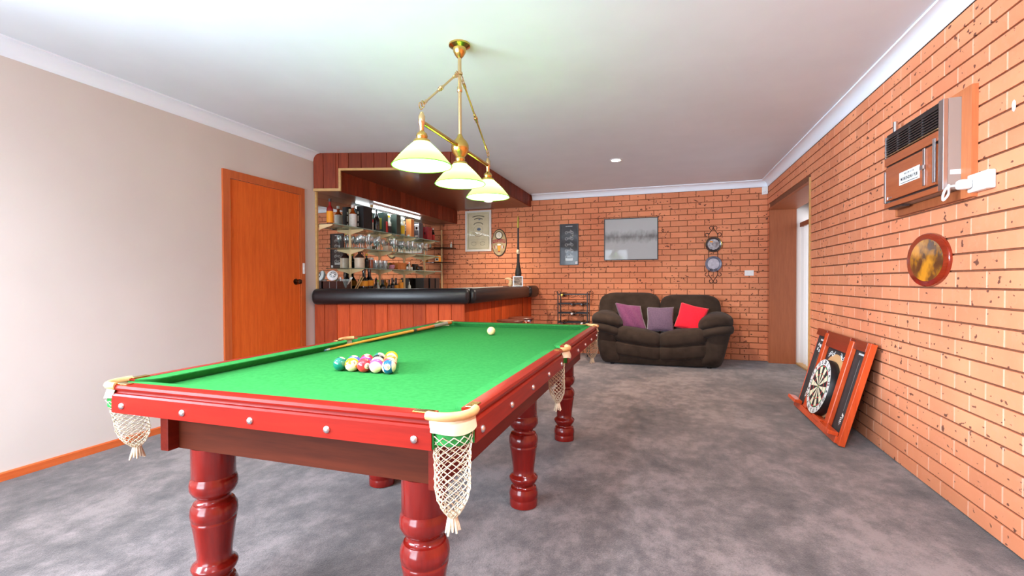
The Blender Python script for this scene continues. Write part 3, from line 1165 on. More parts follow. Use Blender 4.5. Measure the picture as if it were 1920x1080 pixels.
def rail(p0, p1, inward, mat):
    p0, p1, n = Vector(p0), Vector(p1), Vector(inward)
    m = len(rail_prof)
    vs = [(q.x + n.x * d, q.y + n.y * d, z) for q in (p0, p1) for (d, z) in rail_prof]
    fs = [tuple(range(m)), tuple(range(m, 2 * m))] + [(i, (i + 1) % m, m + (i + 1) % m, m + i) for i in range(m)]
    o = B().add(vs, fs).done('rail', mat, pt, smooth=True, angle=25)
    # nickel bolts
    L = (p1 - p0).length
    d = (p1 - p0).normalized()
    nb = 5
    for k in range(nb):
        t = L * (0.03 + 0.94 * (k + 0.05) / (nb - 0.9))
        c = p0 + d * min(t, L - 0.035)
        rot = Vector((-n.x, -n.y, 0)).to_track_quat('Z', 'Y').to_matrix()
        B().lathe([(0.0105, 0), (0.0105, 0.002), (0.008, 0.0055), (0.003, 0.0075)], 14, (c.x, c.y, 0.764), rot).done('bolt', 'bolt', o, smooth=True)
    # brass plates where the pocket leathers join
    for q, sg in ((p0, 1), (p1, -1)):
        a, b = q + d * 0.004 * sg + n * 0.008, q + d * 0.058 * sg + n * 0.032
        B().box(min(a.x, b.x), max(a.x, b.x), min(a.y, b.y), max(a.y, b.y), 0.8302, 0.8335, 0.001, 1).done('pocket_plate', 'brass', o)
        # green baize lining on the cut end
        a, b = q - d * 0.004 * sg + n * 0.004, q + n * 0.041
        B().box(min(a.x, b.x), max(a.x, b.x), min(a.y, b.y), max(a.y, b.y), 0.742, 0.822).done('end_lining', 'felt', o)
    return o


def cushion(p0, p1, inward):
    """rubber cushion under baize: plan with curved jaws, undercut nose"""
    p0, p1, n = Vector(p0), Vector(p1), Vector(inward)
    d = (p1 - p0).normalized()
    L = (p1 - p0).length
    W_ = 0.044
    plan = [(0, 0)]
    for k in range(1, 7):
        a = PI / 2 * k / 6
        plan.append((0.055 * (1 - math.cos(a)) * 0.9 + 0.004 * k, W_ * math.sin(a)))
    plan += [(L - u, w) for (u, w) in plan[::-1]]
    m = len(plan)
    vs = []
    for (zt, under) in ((ZR - 0.0005, 0), (ZR - 0.008, 0), (ZBED, 0.022)):
        for (u, w) in plan:
            ww = max(0, w - under * (w / W_))
            q = p0 + d * u + n * ww
            z = zt - (0.004 * w / W_ if zt > ZR - 0.001 else 0)
            vs.append((q.x, q.y, z))
    fs = [tuple(range(m)), tuple(range(2 * m, 3 * m))]
    for r_ in range(2):
        fs += [(r_ * m + i, r_ * m + (i + 1) % m, (r_ + 1) * m + (i + 1) % m, (r_ + 1) * m + i) for i in range(m)]
    return B().add(vs, fs).done('cushion', 'felt', pt, smooth=True, angle=35)


RW = 0.041
runs = [((TX0 + 0.062, TY0), (TX1 - CG, TY0), (0, 1), 'mahogany'), ((TX0 + CG, TY1), (TX1 - CG, TY1), (0, -1), 'mahogany'),
        ((TX1, TY0 + CG), (TX1, TYC - SG), (-1, 0), 'mahogany_y'), ((TX1, TYC + SG), (TX1, TY1 - CG), (-1, 0), 'mahogany_y'),
        ((TX0, TY0 + CG), (TX0, TYC - SG), (1, 0), 'mahogany_y'), ((TX0, TYC + SG), (TX0, TY1 - CG), (1, 0), 'mahogany_y')]
for (a, b, n, mt) in runs:
    rail(a, b, n, mt)
    a2 = (a[0] + n[0] * RW, a[1] + n[1] * RW)
    b2 = (b[0] + n[0] * RW, b[1] + n[1] * RW)
    cushion(a2, b2, n)
# bed with cut-away corners
c1, c2 = 0.042, 0.115
x0, x1, y0, y1 = TX0 + c1, TX1 - c1, TY0 + c1, TY1 - c1
k = 0.055
oct_ = []


def notch(cx, cy, a0, a1, r):
    return [(cx + r * math.cos(a0 + (a1 - a0) * i / 6), cy + r * math.sin(a0 + (a1 - a0) * i / 6)) for i in range(7)]


oct_ += notch(x0 + 0.005, y0 + 0.005, PI / 2, 0, k)
oct_ += notch(x1 - 0.005, y0 + 0.005, PI, PI / 2, k)
oct_ += notch(x1 + 0.006, TYC, -PI / 2, -3 * PI / 2, 0.05)
oct_ += notch(x1 - 0.005, y1 - 0.005, -PI / 2, -PI, k)
oct_ += notch(x0 + 0.005, y1 - 0.005, 0, -PI / 2, k)
oct_ += notch(x0 - 0.006, TYC, PI / 2, -PI / 2, 0.05)
B().prism(oct_, ZBED - 0.045, ZBED).done('bed', 'felt', pt)
# frame under the slate
fx0, fx1 = -1.657, -0.586
for yy in (1.196, 3.375):
    B().box(fx0 + 0.037, fx1 - 0.037, yy, yy + 0.032, 0.580, 0.745).done('end_beam', 'frame_dark', pt)
for xx in (fx0, fx1 - 0.036):
    B().box(xx, xx + 0.036, 1.158, 3.45, 0.580, 0.748, 0.002).done('side_beam', 'beam_long', pt)
# turned legs
LEG = [(0.056, 0.0), (0.071, 0.004), (0.072, 0.040), (0.0705, 0.043), (0.0715, 0.046), (0.074, 0.062), (0.073, 0.078), (0.067, 0.092), (0.066, 0.096), (0.058, 0.099), (0.053, 0.104),
       (0.052, 0.109), (0.058, 0.116), (0.070, 0.134), (0.0745, 0.148), (0.072, 0.154), (0.060, 0.164), (0.0545, 0.172), (0.056, 0.20), (0.061, 0.24), (0.066, 0.28),
       (0.0705, 0.306), (0.0715, 0.312), (0.0695, 0.315), (0.0690, 0.319), (0.0735, 0.324), (0.0755, 0.342), (0.0735, 0.360), (0.066, 0.374), (0.0645, 0.377), (0.060, 0.378),
       (0.0525, 0.386), (0.050, 0.394), (0.053, 0.399), (0.066, 0.410), (0.0755, 0.428), (0.0765, 0.446), (0.073, 0.462), (0.068, 0.470), (0.0685, 0.472), (0.0700, 0.474), (0.0700, 0.5795)]
leg_me = None
for lx in (-1.540, -0.690):
    for ly in (1.262, 2.315, 3.365):
        if leg_me is None:
            o = B().lathe(LEG, 40, (lx, ly, 0)).done('leg', 'mahogany_leg', pt, smooth=True, angle=50, origin=(lx, ly, 0))
            leg_me = o.data
        else:
            share(leg_me, 'leg', pt, (lx, ly, 0))


# pockets
def net(b, c, rx, ry, ztop, zbot, lean, strands=12, r=0.0017):
    cx, cy = c
    rows = 12

    def pr(t):
        return 1.0 - 0.12 * math.sin(t * PI) if t < 0.55 else (1.0 - 0.12 * math.sin(t * PI)) * (1 - ((t - 0.55) / 0.45) ** 2.2 * 0.80)
    for dirn in (1, -1):
        for s0 in range(strands):
            pts = []
            for i in range(rows * 2 + 1):
                t = i / (rows * 2)
                zig = (i % 2) * 0.5 * dirn
                a = 2 * PI * (s0 + zig) / strands + 0.4 * t
                q = pr(t)
                sag = 1.0 + 0.03 * math.sin(i * 2.1 + s0)
                pts.append((cx + lean[0] * t + rx * q * sag * math.cos(a), cy + lean[1] * t + ry * q * sag * math.sin(a), ztop + (zbot - ztop) * t))
            b.tube(pts, r, 4)
    return b


def tassel(b, c, z):
    for k in range(11):
        a = 2 * PI * k / 11
        r1 = 0.016 + 0.006 * ((k * 7) % 3) / 2
        b.tube([(c[0] + 0.006 * math.cos(a), c[1] + 0.006 * math.sin(a), z + 0.012), (c[0] + 0.011 * math.cos(a), c[1] + 0.011 * math.sin(a), z - 0.006),
                (c[0] + r1 * math.cos(a), c[1] + r1 * math.sin(a), z - 0.028 - 0.008 * (k % 3) / 2)], [0.005, 0.0045, 0.003], 5)
    b.lathe([(0.004, 0.014), (0.010, 0.008), (0.012, 0.0), (0.009, -0.008)][::-1], 12, (c[0], c[1], z))
    return b


def pocket(kind, sx, sy, x, y, zbot, lean, cg=CG):
    """sx,sy: outward direction of the pocket from the table centre"""
    if kind == 'corner':
        P0 = Vector((x - sx * (cg + 0.003), y + sy * 0.000))
        P3 = Vector((x + sx * 0.000, y - sy * (CG + 0.003)))
        P1 = Vector((x - sx * 0.030, y + sy * 0.016))
        P2 = Vector((x + sx * 0.016, y - sy * 0.030))
        cen = Vector((x - sx * 0.052, y - sy * 0.052))
        rx = ry = 0.052
        inward = Vector((-sx, -sy)).normalized()
    else:
        P0 = Vector((x + sx * 0.000, y - (SG + 0.004)))
        P3 = Vector((x + sx * 0.000, y + (SG + 0.004)))
        P1 = Vector((x + sx * 0.030, y - 0.035))
        P2 = Vector((x + sx * 0.030, y + 0.035))
        cen = Vector((x - sx * 0.052, y))
        rx, ry = 0.046, 0.050
        inward = Vector((-sx, 0))
    N = 14

    def bez(t):
        return P0 * (1 - t) ** 3 + P1 * 3 * t * (1 - t) ** 2 + P2 * 3 * t * t * (1 - t) + P3 * t ** 3
    crv = [bez(i / N) for i in range(N + 1)]
    # leather flap with the roll along its top: thickness and a slightly wavy flared hem
    outs, fs = [], []
    th = 0.004
    levels = [(0.826, 0.0), (0.812, 0.002), (0.799, 0.006), (0.783, 0.010)]
    vs = []
    for side in (0, 1):
        for (z, fl) in levels:
            for i, q in enumerate(crv):
                t = i / N
                dd = -inward * (fl + 0.003 * math.sin(t * 9) * (1 if z < 0.79 else 0)) + inward * (0.006 + th * side)
                zz = z + (0.004 * math.sin(t * 7 + 1) if z < 0.79 else 0)
                vs.append((q.x + dd.x, q.y + dd.y, zz))
    n1 = N + 1
    nl = len(levels)
    for side in (0, 1):
        o_ = side * nl * n1
        for l_ in range(nl - 1):
            for i in range(N):
                fs.append((o_ + l_ * n1 + i, o_ + l_ * n1 + i + 1, o_ + (l_ + 1) * n1 + i + 1, o_ + (l_ + 1) * n1 + i))
    o_ = nl * n1
    for i in range(N):
        fs.append(((nl - 1) * n1 + i, (nl - 1) * n1 + i + 1, o_ + (nl - 1) * n1 + i + 1, o_ + (nl - 1) * n1 + i))
    for l_ in range(nl - 1):
        for i in (0, N):
            fs.append((l_ * n1 + i, (l_ + 1) * n1 + i, o_ + (l_ + 1) * n1 + i, o_ + l_ * n1 + i))
    pk = B().add(vs, fs).done('pocket', 'leather', pt, smooth=True, angle=50)
    ext = [P0 + (crv[0] - crv[1]) * 0.5] + crv + [P3 + (crv[-1] - crv[-2]) * 0.5]
    B().tube([(q.x + inward.x * 0.007, q.y + inward.y * 0.007, 0.826) for q in ext], 0.0115, 10).done('leather_roll', 'leather_roll', pk, smooth=True)
    nb_ = net(B(), (cen.x, cen.y), rx, ry, 0.775, zbot, lean)
    tassel(nb_, (cen.x + lean[0], cen.y + lean[1]), zbot - 0.004)
    nb_.done('net', 'cord', pk, smooth=True, angle=80)
    B().lathe([(0.05, 0.79), (0.05, 0.755), (0.047, 0.752), (0.047, 0.79)], 20, (cen.x, cen.y, 0), cap=False).done('pocket_liner', 'felt', pk, smooth=True)


pocket('corner', 1, -1, TX1, TY0, 0.555, (0.0, 0.0))
pocket('corner', -1, -1, TX0, TY0, 0.605, (0.015, 0.02), 0.062)
pocket('corner', 1, 1, TX1, TY1, 0.585, (0.01, -0.01))
pocket('corner', -1, 1, TX0, TY1, 0.585, (0.0, 0.0))
pocket('side', 1, 0, TX1, TYC, 0.545, (0.008, 0.01))
pocket('side', -1, 0, TX0, TYC, 0.56, (0.0, 0.0))

# balls ------------------------------------------------------------------------
R = 0.0285


def ball(name, x, y, c, striped, axis, spot, label, number=None):
    mt = ball_mat(label.replace(' ', '_'), c, axis, spot, striped) if c else plain('ivory_cue_ball', (236, 208, 146), 0.08, coat=0.5)
    o = B().sphere((x, y, ZBED + R), R, 32, rings=20).done(name, mt, smooth=True, angle=180, origin=(x, y, ZBED + R))
    tag(o, label, 'ball', 'pool balls on the table')
    if number:
        n = Vector(spot).normalized()
        up = Vector((0, 0, 1))
        rt = up.cross(n).normalized()
        text(number, 0.017, frame_M(o.location + n * (R + 0.0002), rt, n.cross(rt)), 'black', o, 'number', 0.0001)
    return o


bx, by = -1.152, 1.612
rows = [
    [((20, 105, 84), 0, (0, 0, 1), (0.2, 0.25, 1), 'solid green ball at the left corner of the rack', None),
     ((244, 168, 8), 1, (0.15, -0.75, -0.75), (0.75, -0.55, 0.35), 'yellow striped ball beside the green ball', '9'),
     ((212, 40, 48), 0, (0, 0, 1), (0.95, -0.5, 0.0), 'solid red ball in the middle of the front row', '3'),
     ((140, 70, 130), 1, (0.35, -1, -0.15), (-0.2, 0.3, 1), 'purple striped ball showing its cream side', None),
     ((24, 84, 118), 1, (-1, -0.35, -0.1), (0.32, -0.93, 0.12), 'blue striped ball numbered 10 at the near right corner of the rack', '10')],
    [((70, 90, 170), 0, (0, 0, 1), (0.2, 0, 1), 'solid blue ball in the second row behind green and yellow', None),
     ((134, 62, 140), 0, (0, 0, 1), (0.2, 0.2, 1), 'solid purple ball in the second row behind red', None),
     ((236, 120, 30), 1, (0.2, -0.3, 1), (0, 1, 0.2), 'orange striped ball in the second row behind purple', None),
     ((206, 60, 70), 1, (-0.3, -0.5, -0.9), (0.3, 0.3, 1), 'mostly cream red striped ball behind the blue ten', None)],
    [((208, 40, 56), 0, (0, 0, 1), (0.1, -0.1, 1), 'crimson ball with its white spot turned up', None),
     ((30, 28, 32), 0, (0, 0, 1), (0, 1, 0.1), 'black ball in the heart of the rack', None),
     ((238, 130, 40), 0, (0, 0, 1), (0.9, 0.3, 0.2), 'solid orange ball on the right edge of the rack', None)],
    [((36, 110, 92), 1, (0.8, 0.1, 0.6), (-0.3, 0.9, 0.2), 'green striped ball near the top of the rack', None),
     ((200, 44, 52), 1, (0.6, -0.4, 0.7), (-0.2, 0.9, 0.2), 'maroon striped ball next to the apex of the rack', None)],
    [((250, 190, 10), 0, (0, 0, 1), (0.5, -0.7, 0.5), 'solid yellow ball at the apex of the rack', None)]]
for r_, row in enumerate(rows):
    n = len(row)
    for i, (c, st_, ax_, sp_, lb_, num) in enumerate(row):
        ball('pool_ball', bx + (i - (n - 1) / 2) * 0.0575, by + r_ * 0.0575 * 0.866, c, st_, ax_, sp_, lb_, num)
wq = on(921, 620.5, 'z', ZBED + R)
ball('cue_ball', wq.x, wq.y, None, 0, None, None, 'ivory cue ball alone near the far cushion')

# cue --------------------------------------------------------------------------
tip = on(608, 656.5, 'z', ZBED + 0.007)
butt = on(846, 604.5, 'y', 3.44)
d = (butt - tip)
L = d.length
d.normalize()
ce = thing('pool_cue', tip, 'two-tone wooden pool cue lying along the left cushion', 'cue')


def seg(a, b, ra, rb, name, mat):
    B().cyl(tip + d * a, tip + d * b, ra, rb, 14).done(name, mat, ce, smooth=True)


M_['maple'] = wood('honey_maple', (214, 140, 40), (236, 166, 60), 'y', 0.25, 0.5)
M_['butt'] = wood('orange_stained_butt', (196, 96, 30), (214, 118, 46), 'y', 0.25, 0.5)
seg(0, 0.012, 0.0055, 0.006, 'chalked_tip', plain('blue_chalk', (120, 170, 210), 0.9))
seg(0.012, 0.035, 0.006, 0.0062, 'ferrule', 'white')
seg(0.035, L * 0.60, 0.0062, 0.0105, 'shaft', 'maple')
seg(L * 0.60, L * 0.63, 0.0108, 0.0110, 'joint', plain('dark_ring', (90, 74, 56), 0.3, 0.6))
seg(L * 0.63, L * 0.80, 0.0110, 0.0125, 'forearm', 'butt')
seg(L * 0.80, L * 0.945, 0.0126, 0.0142, 'grip_wrap', plain('grey_linen_wrap', (150, 138, 126), 0.8))
seg(L * 0.945, L * 0.99, 0.0142, 0.0148, 'butt_sleeve', 'butt')
seg(L * 0.99, L, 0.0148, 0.012, 'bumper', 'black')

# ------------------------------------------------------------------ bar stools
for i, q in enumerate((on(957, 599.5, 'z', 0.70), on(977, 594.8, 'z', 0.70))):
    t = thing('bar_stool', (q.x, q.y, 0), ['round timber bar stool nearer the pool table', 'round timber bar stool nearer the brick wall'][i], 'stool', 'bar stools beside the bar')
    B().lathe([(0.001, 0.672), (0.150, 0.672), (0.166, 0.680), (0.170, 0.690), (0.164, 0.699), (0.001, 0.703)], 32, (q.x, q.y, 0)).done('seat', M_['soffit'], t, smooth=True)
    B().lathe([(0.142, 0.654), (0.146, 0.654), (0.146, 0.672), (0.142, 0.672)], 28, (q.x, q.y, 0), cap=False).done('seat_ring', 'chrome', t, smooth=True)
    for k in range(4):
        a = PI / 4 + k * PI / 2
        B().tube([(q.x + 0.125 * math.cos(a), q.y + 0.125 * math.sin(a), 0.672), (q.x + 0.20 * math.cos(a), q.y + 0.20 * math.sin(a), 0.0)], 0.011, 8).done('leg', 'chrome', t, smooth=True)
    B().tube([(q.x + 0.175 * math.cos(k * PI / 12), q.y + 0.175 * math.sin(k * PI / 12), 0.22) for k in range(24)], 0.008, 6, True).done('foot_ring', 'chrome', t, smooth=True)

# ------------------------------------------------------------------ sofa
SY = 6.60
so = thing('loveseat', (-0.06, 6.98, 0), 'chocolate brown plush two-seat sofa against the brick wall', 'sofa')
B().superell((-0.055, 7.0, 0.075), (0.66, 0.39, 0.065), 0.25, 0.25).done('base', 'velvet', so, smooth=True, angle=180)


def sag(k):
    def fn(q):
        return Vector((q.x, q.y, q.z - k * (1 - q.x * q.x) * 0.0 + 0.10 * (q.x if k > 0 else -q.x) * -1 * (1 if q.z > 0 else 0.4)))
    return fn


for i, (cx_, w, dz) in enumerate(((-0.345, 0.335, 0), (0.255, 0.335, 0))):
    sgn = 1 if i == 0 else -1
    lo = B().superell((cx_, SY + 0.24, 0.205), (w, 0.27, 0.115), 0.42, 0.35, fn=lambda q: Vector((q.x, q.y, q.z - 0.32 * sgn * q.x)))
    lo.done('front_pad', 'velvet', so, smooth=True, angle=180)
    up = B().superell((cx_, SY + 0.25, 0.385), (w, 0.30, 0.125), 0.62, 0.45, fn=lambda q: Vector((q.x, q.y, q.z - 0.38 * sgn * q.x)))
    up.done('seat_cushion', 'velvet', so, smooth=True, angle=180)
for i, (xa, xb, zt) in enumerate(((-0.93, -0.03, 0.985), (-0.055, 0.775, 0.955))):
    B().superell(((xa + xb) / 2, 7.22, 0.66), ((xb - xa) / 2, 0.21, zt - 0.66), 0.42, 0.30, fn=lambda q: Vector((q.x * (1 - 0.03 * q.z), q.y + 0.25 * q.z, q.z))).done('back_cushion', 'velvet', so, smooth=True, angle=180)
for sgn, xc in ((-1, -0.745), (1, 0.645)):
    def flare(q, sgn=sgn):
        return Vector((q.x + sgn * (0.42 * (q.z if q.z > -1 else -1) - 0.02), q.y, q.z))
    B().superell((xc, 6.98, 0.29), (0.165, 0.40, 0.29), 0.35, 0.42, fn=flare).done('arm_panel', 'velvet', so, smooth=True, angle=180)

    def roll(q, sgn=sgn):
        return Vector((q.x, q.y, q.z + sgn * 0.30 * q.x - 0.42 * q.x * q.x))
    B().superell((xc + sgn * 0.015, 6.93, 0.625), (0.225, 0.40, 0.105), 0.75, 0.6, fn=roll).done('arm_pad', 'velvet', so, smooth=True, angle=180)

    def roll2(q, sgn=sgn):
        return Vector((q.x, q.y, q.z + sgn * 0.45 * q.x - 0.35 * q.x * q.x))
    B().superell((xc + sgn * 0.02, 6.90, 0.505), (0.225, 0.385, 0.095), 0.75, 0.6, fn=roll2).done('arm_roll', 'velvet', so, smooth=True, angle=180)
for xx in (-0.68, 0.58):
    B().lathe([(0.03, 0), (0.035, 0.03), (0.035, 0.05)], 14, (xx, 6.68, 0)).done('foot', 'black', so, smooth=True)


def pillow(name, px, py, yy, size, rz, tilt, lean, mat, label, ruff=0.0, shear=0.0):
    c = on(px, py, 'y', yy)
    n = 22
    h = size / 2
    b = B()
    Mx = Matrix.Translation(c) @ Matrix.Rotation(math.radians(rz), 4, 'Z') @ Matrix.Rotation(math.radians(lean), 4, 'X') @ Matrix.Rotation(math.radians(tilt), 4, 'Y')
    b.M = Mx
    vs, fs = [], []
    for side in (1, -1):
        for j in range(n + 1):
            for i in range(n + 1):
                u, v = -1 + 2 * i / n, -1 + 2 * j / n
                th = 0.075 * (max(0, (1 - u * u) * (1 - v * v))) ** 0.45
                pull = 1 - 0.07 * (1 - abs(u * v)) * (abs(u) ** 4 + abs(v) ** 4)
                th *= 1 + ruff * math.sin(7 * u + 3 * v) * 0.25
                vs.append((u * h * pull - shear * v * h, -side * th, v * h * pull))
    for s2 in range(2):
        o_ = s2 * (n + 1) ** 2
        for j in range(n):
            for i in range(n):
                a = o_ + j * (n + 1) + i
                fs.append((a, a + 1, a + n + 2, a + n + 1))
    b.add(vs, fs)
    o = b.done(name, mat, smooth=True, angle=180, origin=c)
    bm = bmesh.new()
    bm.from_mesh(o.data)
    bmesh.ops.remove_doubles(bm, verts=bm.verts, dist=0.0005)
    bm.to_mesh(o.data)
    bm.free()
    return tag(o, label, 'cushion', 'scatter cushions on the sofa')


pillow('throw_pillow', 1183, 594, 6.83, 0.36, 6, 8, -20, 'plum', 'plum purple cushion tilted on the left of the sofa', 0.6, 0.38)
pillow('throw_pillow', 1238, 599, 6.80, 0.36, -2, -1, -18, 'mauve', 'greyish mauve square cushion in the middle of the sofa', 0.2)
pillow('throw_pillow', 1296, 596, 6.82, 0.37, -6, 14, -20, 'scarlet', 'bright red cushion on the right of the sofa', 0.2)

# ------------------------------------------------------------------ wine rack
wx0, wx1 = -1.560, -1.105
wy0, wy1 = 7.14, 7.34
rk = thing('wine_rack', ((wx0 + wx1) / 2, 7.24, 0), 'black wrought iron wine rack with curled tops by the brick wall', 'wine rack')
for xx in (wx0, wx1):
    for yy in (wy0, wy1):
        B().box(xx - 0.007, xx + 0.007, yy - 0.007, yy + 0.007, 0, 0.985).done('post', 'black_iron', rk)
        sg = -1 if xx == wx0 else 1
        pts = []
        for k in range(15):
            a = PI * 1.35 * k / 14
            rr = 0.034 - 0.012 * k / 14
            pts.append((xx + sg * (0.034 - rr * math.cos(a)), yy, 0.975 + rr * math.sin(a)))
        B().tube(pts, 0.004, 6).done('scroll', 'black_iron', rk, smooth=True)
RZ = [0.945, 0.80, 0.655, 0.51, 0.365, 0.22]
for z in RZ:
    for yy in (wy0, wy1):
        B().box(wx0, wx1, yy - 0.004, yy + 0.004, z + 0.002, z + 0.018).done('rail', 'black_iron', rk)
        for k in range(3):
            xc = wx0 + (k + 0.5) * (wx1 - wx0) / 3
            B().tube([(xc + 0.055 * math.cos(a), yy - 0.006, z + 0.005 - 0.042 * math.sin(a)) for a in [PI * j / 8 for j in range(9)]], 0.003, 6).done('cradle', 'black_iron', rk, smooth=True)
    for xx in (wx0, wx1):
        B().box(xx - 0.004, xx + 0.004, wy0, wy1, z + 0.002, z + 0.018).done('side_rail', 'black_iron', rk)
wine_me = None
M_['wine'] = plain('dark_wine_bottle_glass', (24, 22, 20), 0.12, coat=0.5)
M_['foil_white'] = plain('pale_foil_cap', (225, 222, 222), 0.3)
M_['foil_dark'] = plain('dark_foil_cap', (40, 26, 28), 0.3)
M_['foil_gold'] = plain('gold_foil_cap', (190, 160, 60), 0.3, 0.6)
WP = [(0.095, 0), (0.037, 0.0), (0.0375, 0.17), (0.030, 0.20), (0.0145, 0.225), (0.0135, 0.29)]
WP = [(0.001, 0), (0.037, 0.002), (0.0375, 0.17), (0.030, 0.20), (0.0145, 0.225), (0.0135, 0.262), (0.001, 0.262)]
rotY = Matrix.Rotation(PI / 2, 3, 'X')        # neck towards the camera
for (row, colm, cap, lb_) in ((0, 0, 'foil_gold', 'wine bottle with a gold cap on the top row of the rack'), (1, 1, 'foil_dark', 'dark wine bottle in the middle of the second row'),
                              (1, 2, 'foil_dark', 'dark wine bottle at the right of the second row'), (2, 1, 'foil_white', 'wine bottle with a white cap in the third row'),
                              (3, 0, 'foil_dark', 'dark wine bottle at the left of the fourth row'), (3, 2, 'foil_white', 'wine bottle with a white cap at the right of the fourth row')):
    xc = wx0 + (colm + 0.5) * (wx1 - wx0) / 3
    zc = RZ[row] + 0.005
    t = thing('wine_bottle', (xc, 7.24, zc), lb_, 'bottle', 'bottles in the wine rack')
    B().lathe(WP, 18, (xc, 7.36, zc), rotY).done('body', 'wine', t, smooth=True, angle=50)
    B().lathe([(0.0145, 0.235), (0.015, 0.295), (0.013, 0.298), (0.001, 0.298)], 14, (xc, 7.36, zc), rotY).done('cap', cap, t, smooth=True)

# ------------------------------------------------------------------ dartboard surround leaning on the right wall
M_['cherry'] = wood('red_orange_cabinet_timber', (196, 66, 26), (222, 90, 40), 'z', 0.35, 0.3)
M_['cherry_dark'] = wood('dark_cherry_rail', (120, 44, 24), (142, 56, 32), 'y', 0.35, 0.3)
M_['chalkboard'] = noisy('charcoal_chalkboard', (44, 40, 42), (62, 57, 58), 12, 4, 0.7)
M_['print_white'] = plain('white_print', (225, 225, 225), 0.7)
M_['print_grey'] = plain('grey_print', (140, 138, 136), 0.7)
M_['tan'] = plain('tan_print', (206, 160, 112), 0.7)
upv = Vector((0.19, 0, 0.717)).normalized()
DM = frame_M((1.165, 4.91, 0.012), (0, -1, 0), upv)
dc = thing('dartboard_surround', (1.27, 4.335, 0), 'wooden dartboard surround with chalk panels leaning on the brick wall', 'dartboard surround')
DW, DH = 1.15, 0.738
B(DM).box(0.01, DW - 0.01, 0.02, DH - 0.01, -0.028, -0.012).done('backing_board', 'chalkboard', dc)
for (a, b, z1) in ((0.0, 0.014, -0.008), (DW - 0.05, DW, 0.012)):
    B(DM).box(a, b, 0, DH, -0.028, z1, 0.002).done('side_strip', 'cherry', dc)
for (a, b) in ((0.265, 0.340), (0.810, 0.885)):
    o = B(DM)
    o.prism([(a, -0.012), (b, -0.012), (b, 0.010), (b - 0.012, 0.050), (a + 0.012, 0.050), (a, 0.010)], 0.05, DH - 0.02, 'y') if False else o.box(a, b, 0.05, DH - 0.02, -0.012, 0.022, 0.006)
    o.done('upright', 'cherry', dc)
B(DM).box(0.341, 0.809, DH - 0.125, DH, -0.012, 0.020, 0.003).done('top_rail', 'cherry_dark', dc)
B(DM).box(0.015, 0.264, DH - 0.060, DH, -0.012, 0.014, 0.003).done('top_rail', 'cherry_dark', dc)
B(DM).box(0.886, DW - 0.051, DH - 0.070, DH, -0.012, 0.014, 0.003).done('top_rail', 'cherry_dark', dc)
B(DM).box(0.0325, DW - 0.0505, 0.0, 0.048, -0.012, 0.026, 0.003).done('bottom_rail', 'cherry', dc)
for (a, b, w) in ((-0.02, 0.20, 0.075), (0.62, 0.80, 0.050), (0.875, 1.10, 0.080)):
    B(DM).box(a, b, 0.049, 0.078, -0.012 if w < 0.07 else 0.013, w, 0.003).done('chalk_ledge', 'cherry', dc)
# printed marks on the chalk panels
ch = 0.0125


def marks(cx, parent):
    lf = lambda x, y: frame_M(DM @ Vector((x, y, -ch + 0.0012)), (0, -1, 0), upv)
    # heading bar made of small blocks
    for k in range(7):
        B(DM).box(cx - 0.045 + k * 0.013, cx - 0.036 + k * 0.013, 0.636, 0.650, -ch, -ch + 0.001).done('heading_mark', 'print_white', parent)
    B(DM).box(cx - 0.002, cx + 0.002, 0.22, 0.60, -ch, -ch + 0.0008).done('centre_line', 'print_grey', parent)
    # arrow head and slanted script below
    B(DM).add([(cx - 0.002, 0.205, -ch + .001), (cx + 0.030, 0.190, -ch + .001), (cx + 0.030, 0.165, -ch + .001), (cx + 0.016, 0.178, -ch + .001), (cx - 0.002, 0.182, -ch + .001)], [(0, 1, 2, 3, 4)]).done('arrow_mark', 'print_white', parent)
    for k in range(5):
        y0 = 0.165 - k * 0.013
        w = (0.034, 0.028, 0.036, 0.030, 0.022)[k]
        B(DM).add([(cx - w / 2, y0, -ch + .001), (cx + w / 2, y0 + 0.008, -ch + .001), (cx + w / 2, y0 + 0.001, -ch + .001), (cx - w / 2, y0 - 0.007, -ch + .001)], [(0, 1, 2, 3)]).done('script_mark', 'print_white' if k < 4 else 'print_grey', parent)


marks(0.140, dc)
marks(0.990, dc)
# chalk scribbles on the far panel
sc = B(DM)
for k in range(8):
    cx_, cy_ = 0.085 + 0.045 * (k % 4), 0.60 - 0.045 * (k // 4) - 0.012 * (k % 2)
    pts = [(cx_ + 0.014 * math.cos(t * 1.3 + k), cy_ + 0.016 * math.sin(t * 2.1 + k * 2), -ch + 0.001) for t in range(7)]
    sc.tube(pts, 0.002, 4)
lab(sc.done('chalk_scribble', 'print_white', dc, kind='stuff'), 'white chalk scribbles')
for sgn in (-1, 1):
    for dy in (0.0, -0.018):
        pts = [(0.575 + sgn * (0.06 + 0.13 * t), 0.585 + dy - 0.02 * t + 0.012 * math.sin(t * 9 + (1 if sgn > 0 else 2.4)), -ch + 0.001) for t in [i / 14 for i in range(15)]]
        B(DM).tube(pts, 0.003, 4).done('wave_mark', 'print_white', dc)
for k in range(2):
    B(DM).box(0.73 + 0.02 * k, 0.738 + 0.02 * k, 0.09, 0.12, -ch, -ch + 0.001).done('script_mark', 'print_white', dc)
bc = (0.575, 0.292)
rotD = DM.to_3x3()


def disc(b, r0, r1, z, c=bc, seg=60, a0=0.0, a1=2 * PI):
    vs, fs = [], []
    for k in range(seg + 1):
        a = a0 + (a1 - a0) * k / seg
        for r in (r0, r1):
            vs.append((c[0] + r * math.cos(a), c[1] + r * math.sin(a), z))
    fs = [(2 * k, 2 * k + 1, 2 * k + 3, 2 * k + 2) for k in range(seg)]
    return b.add(vs, fs)


disc(B(DM), 0.001, 0.262, -ch + 0.0006, (0.575, 0.315)).done('printed_halo', 'tan', dc)
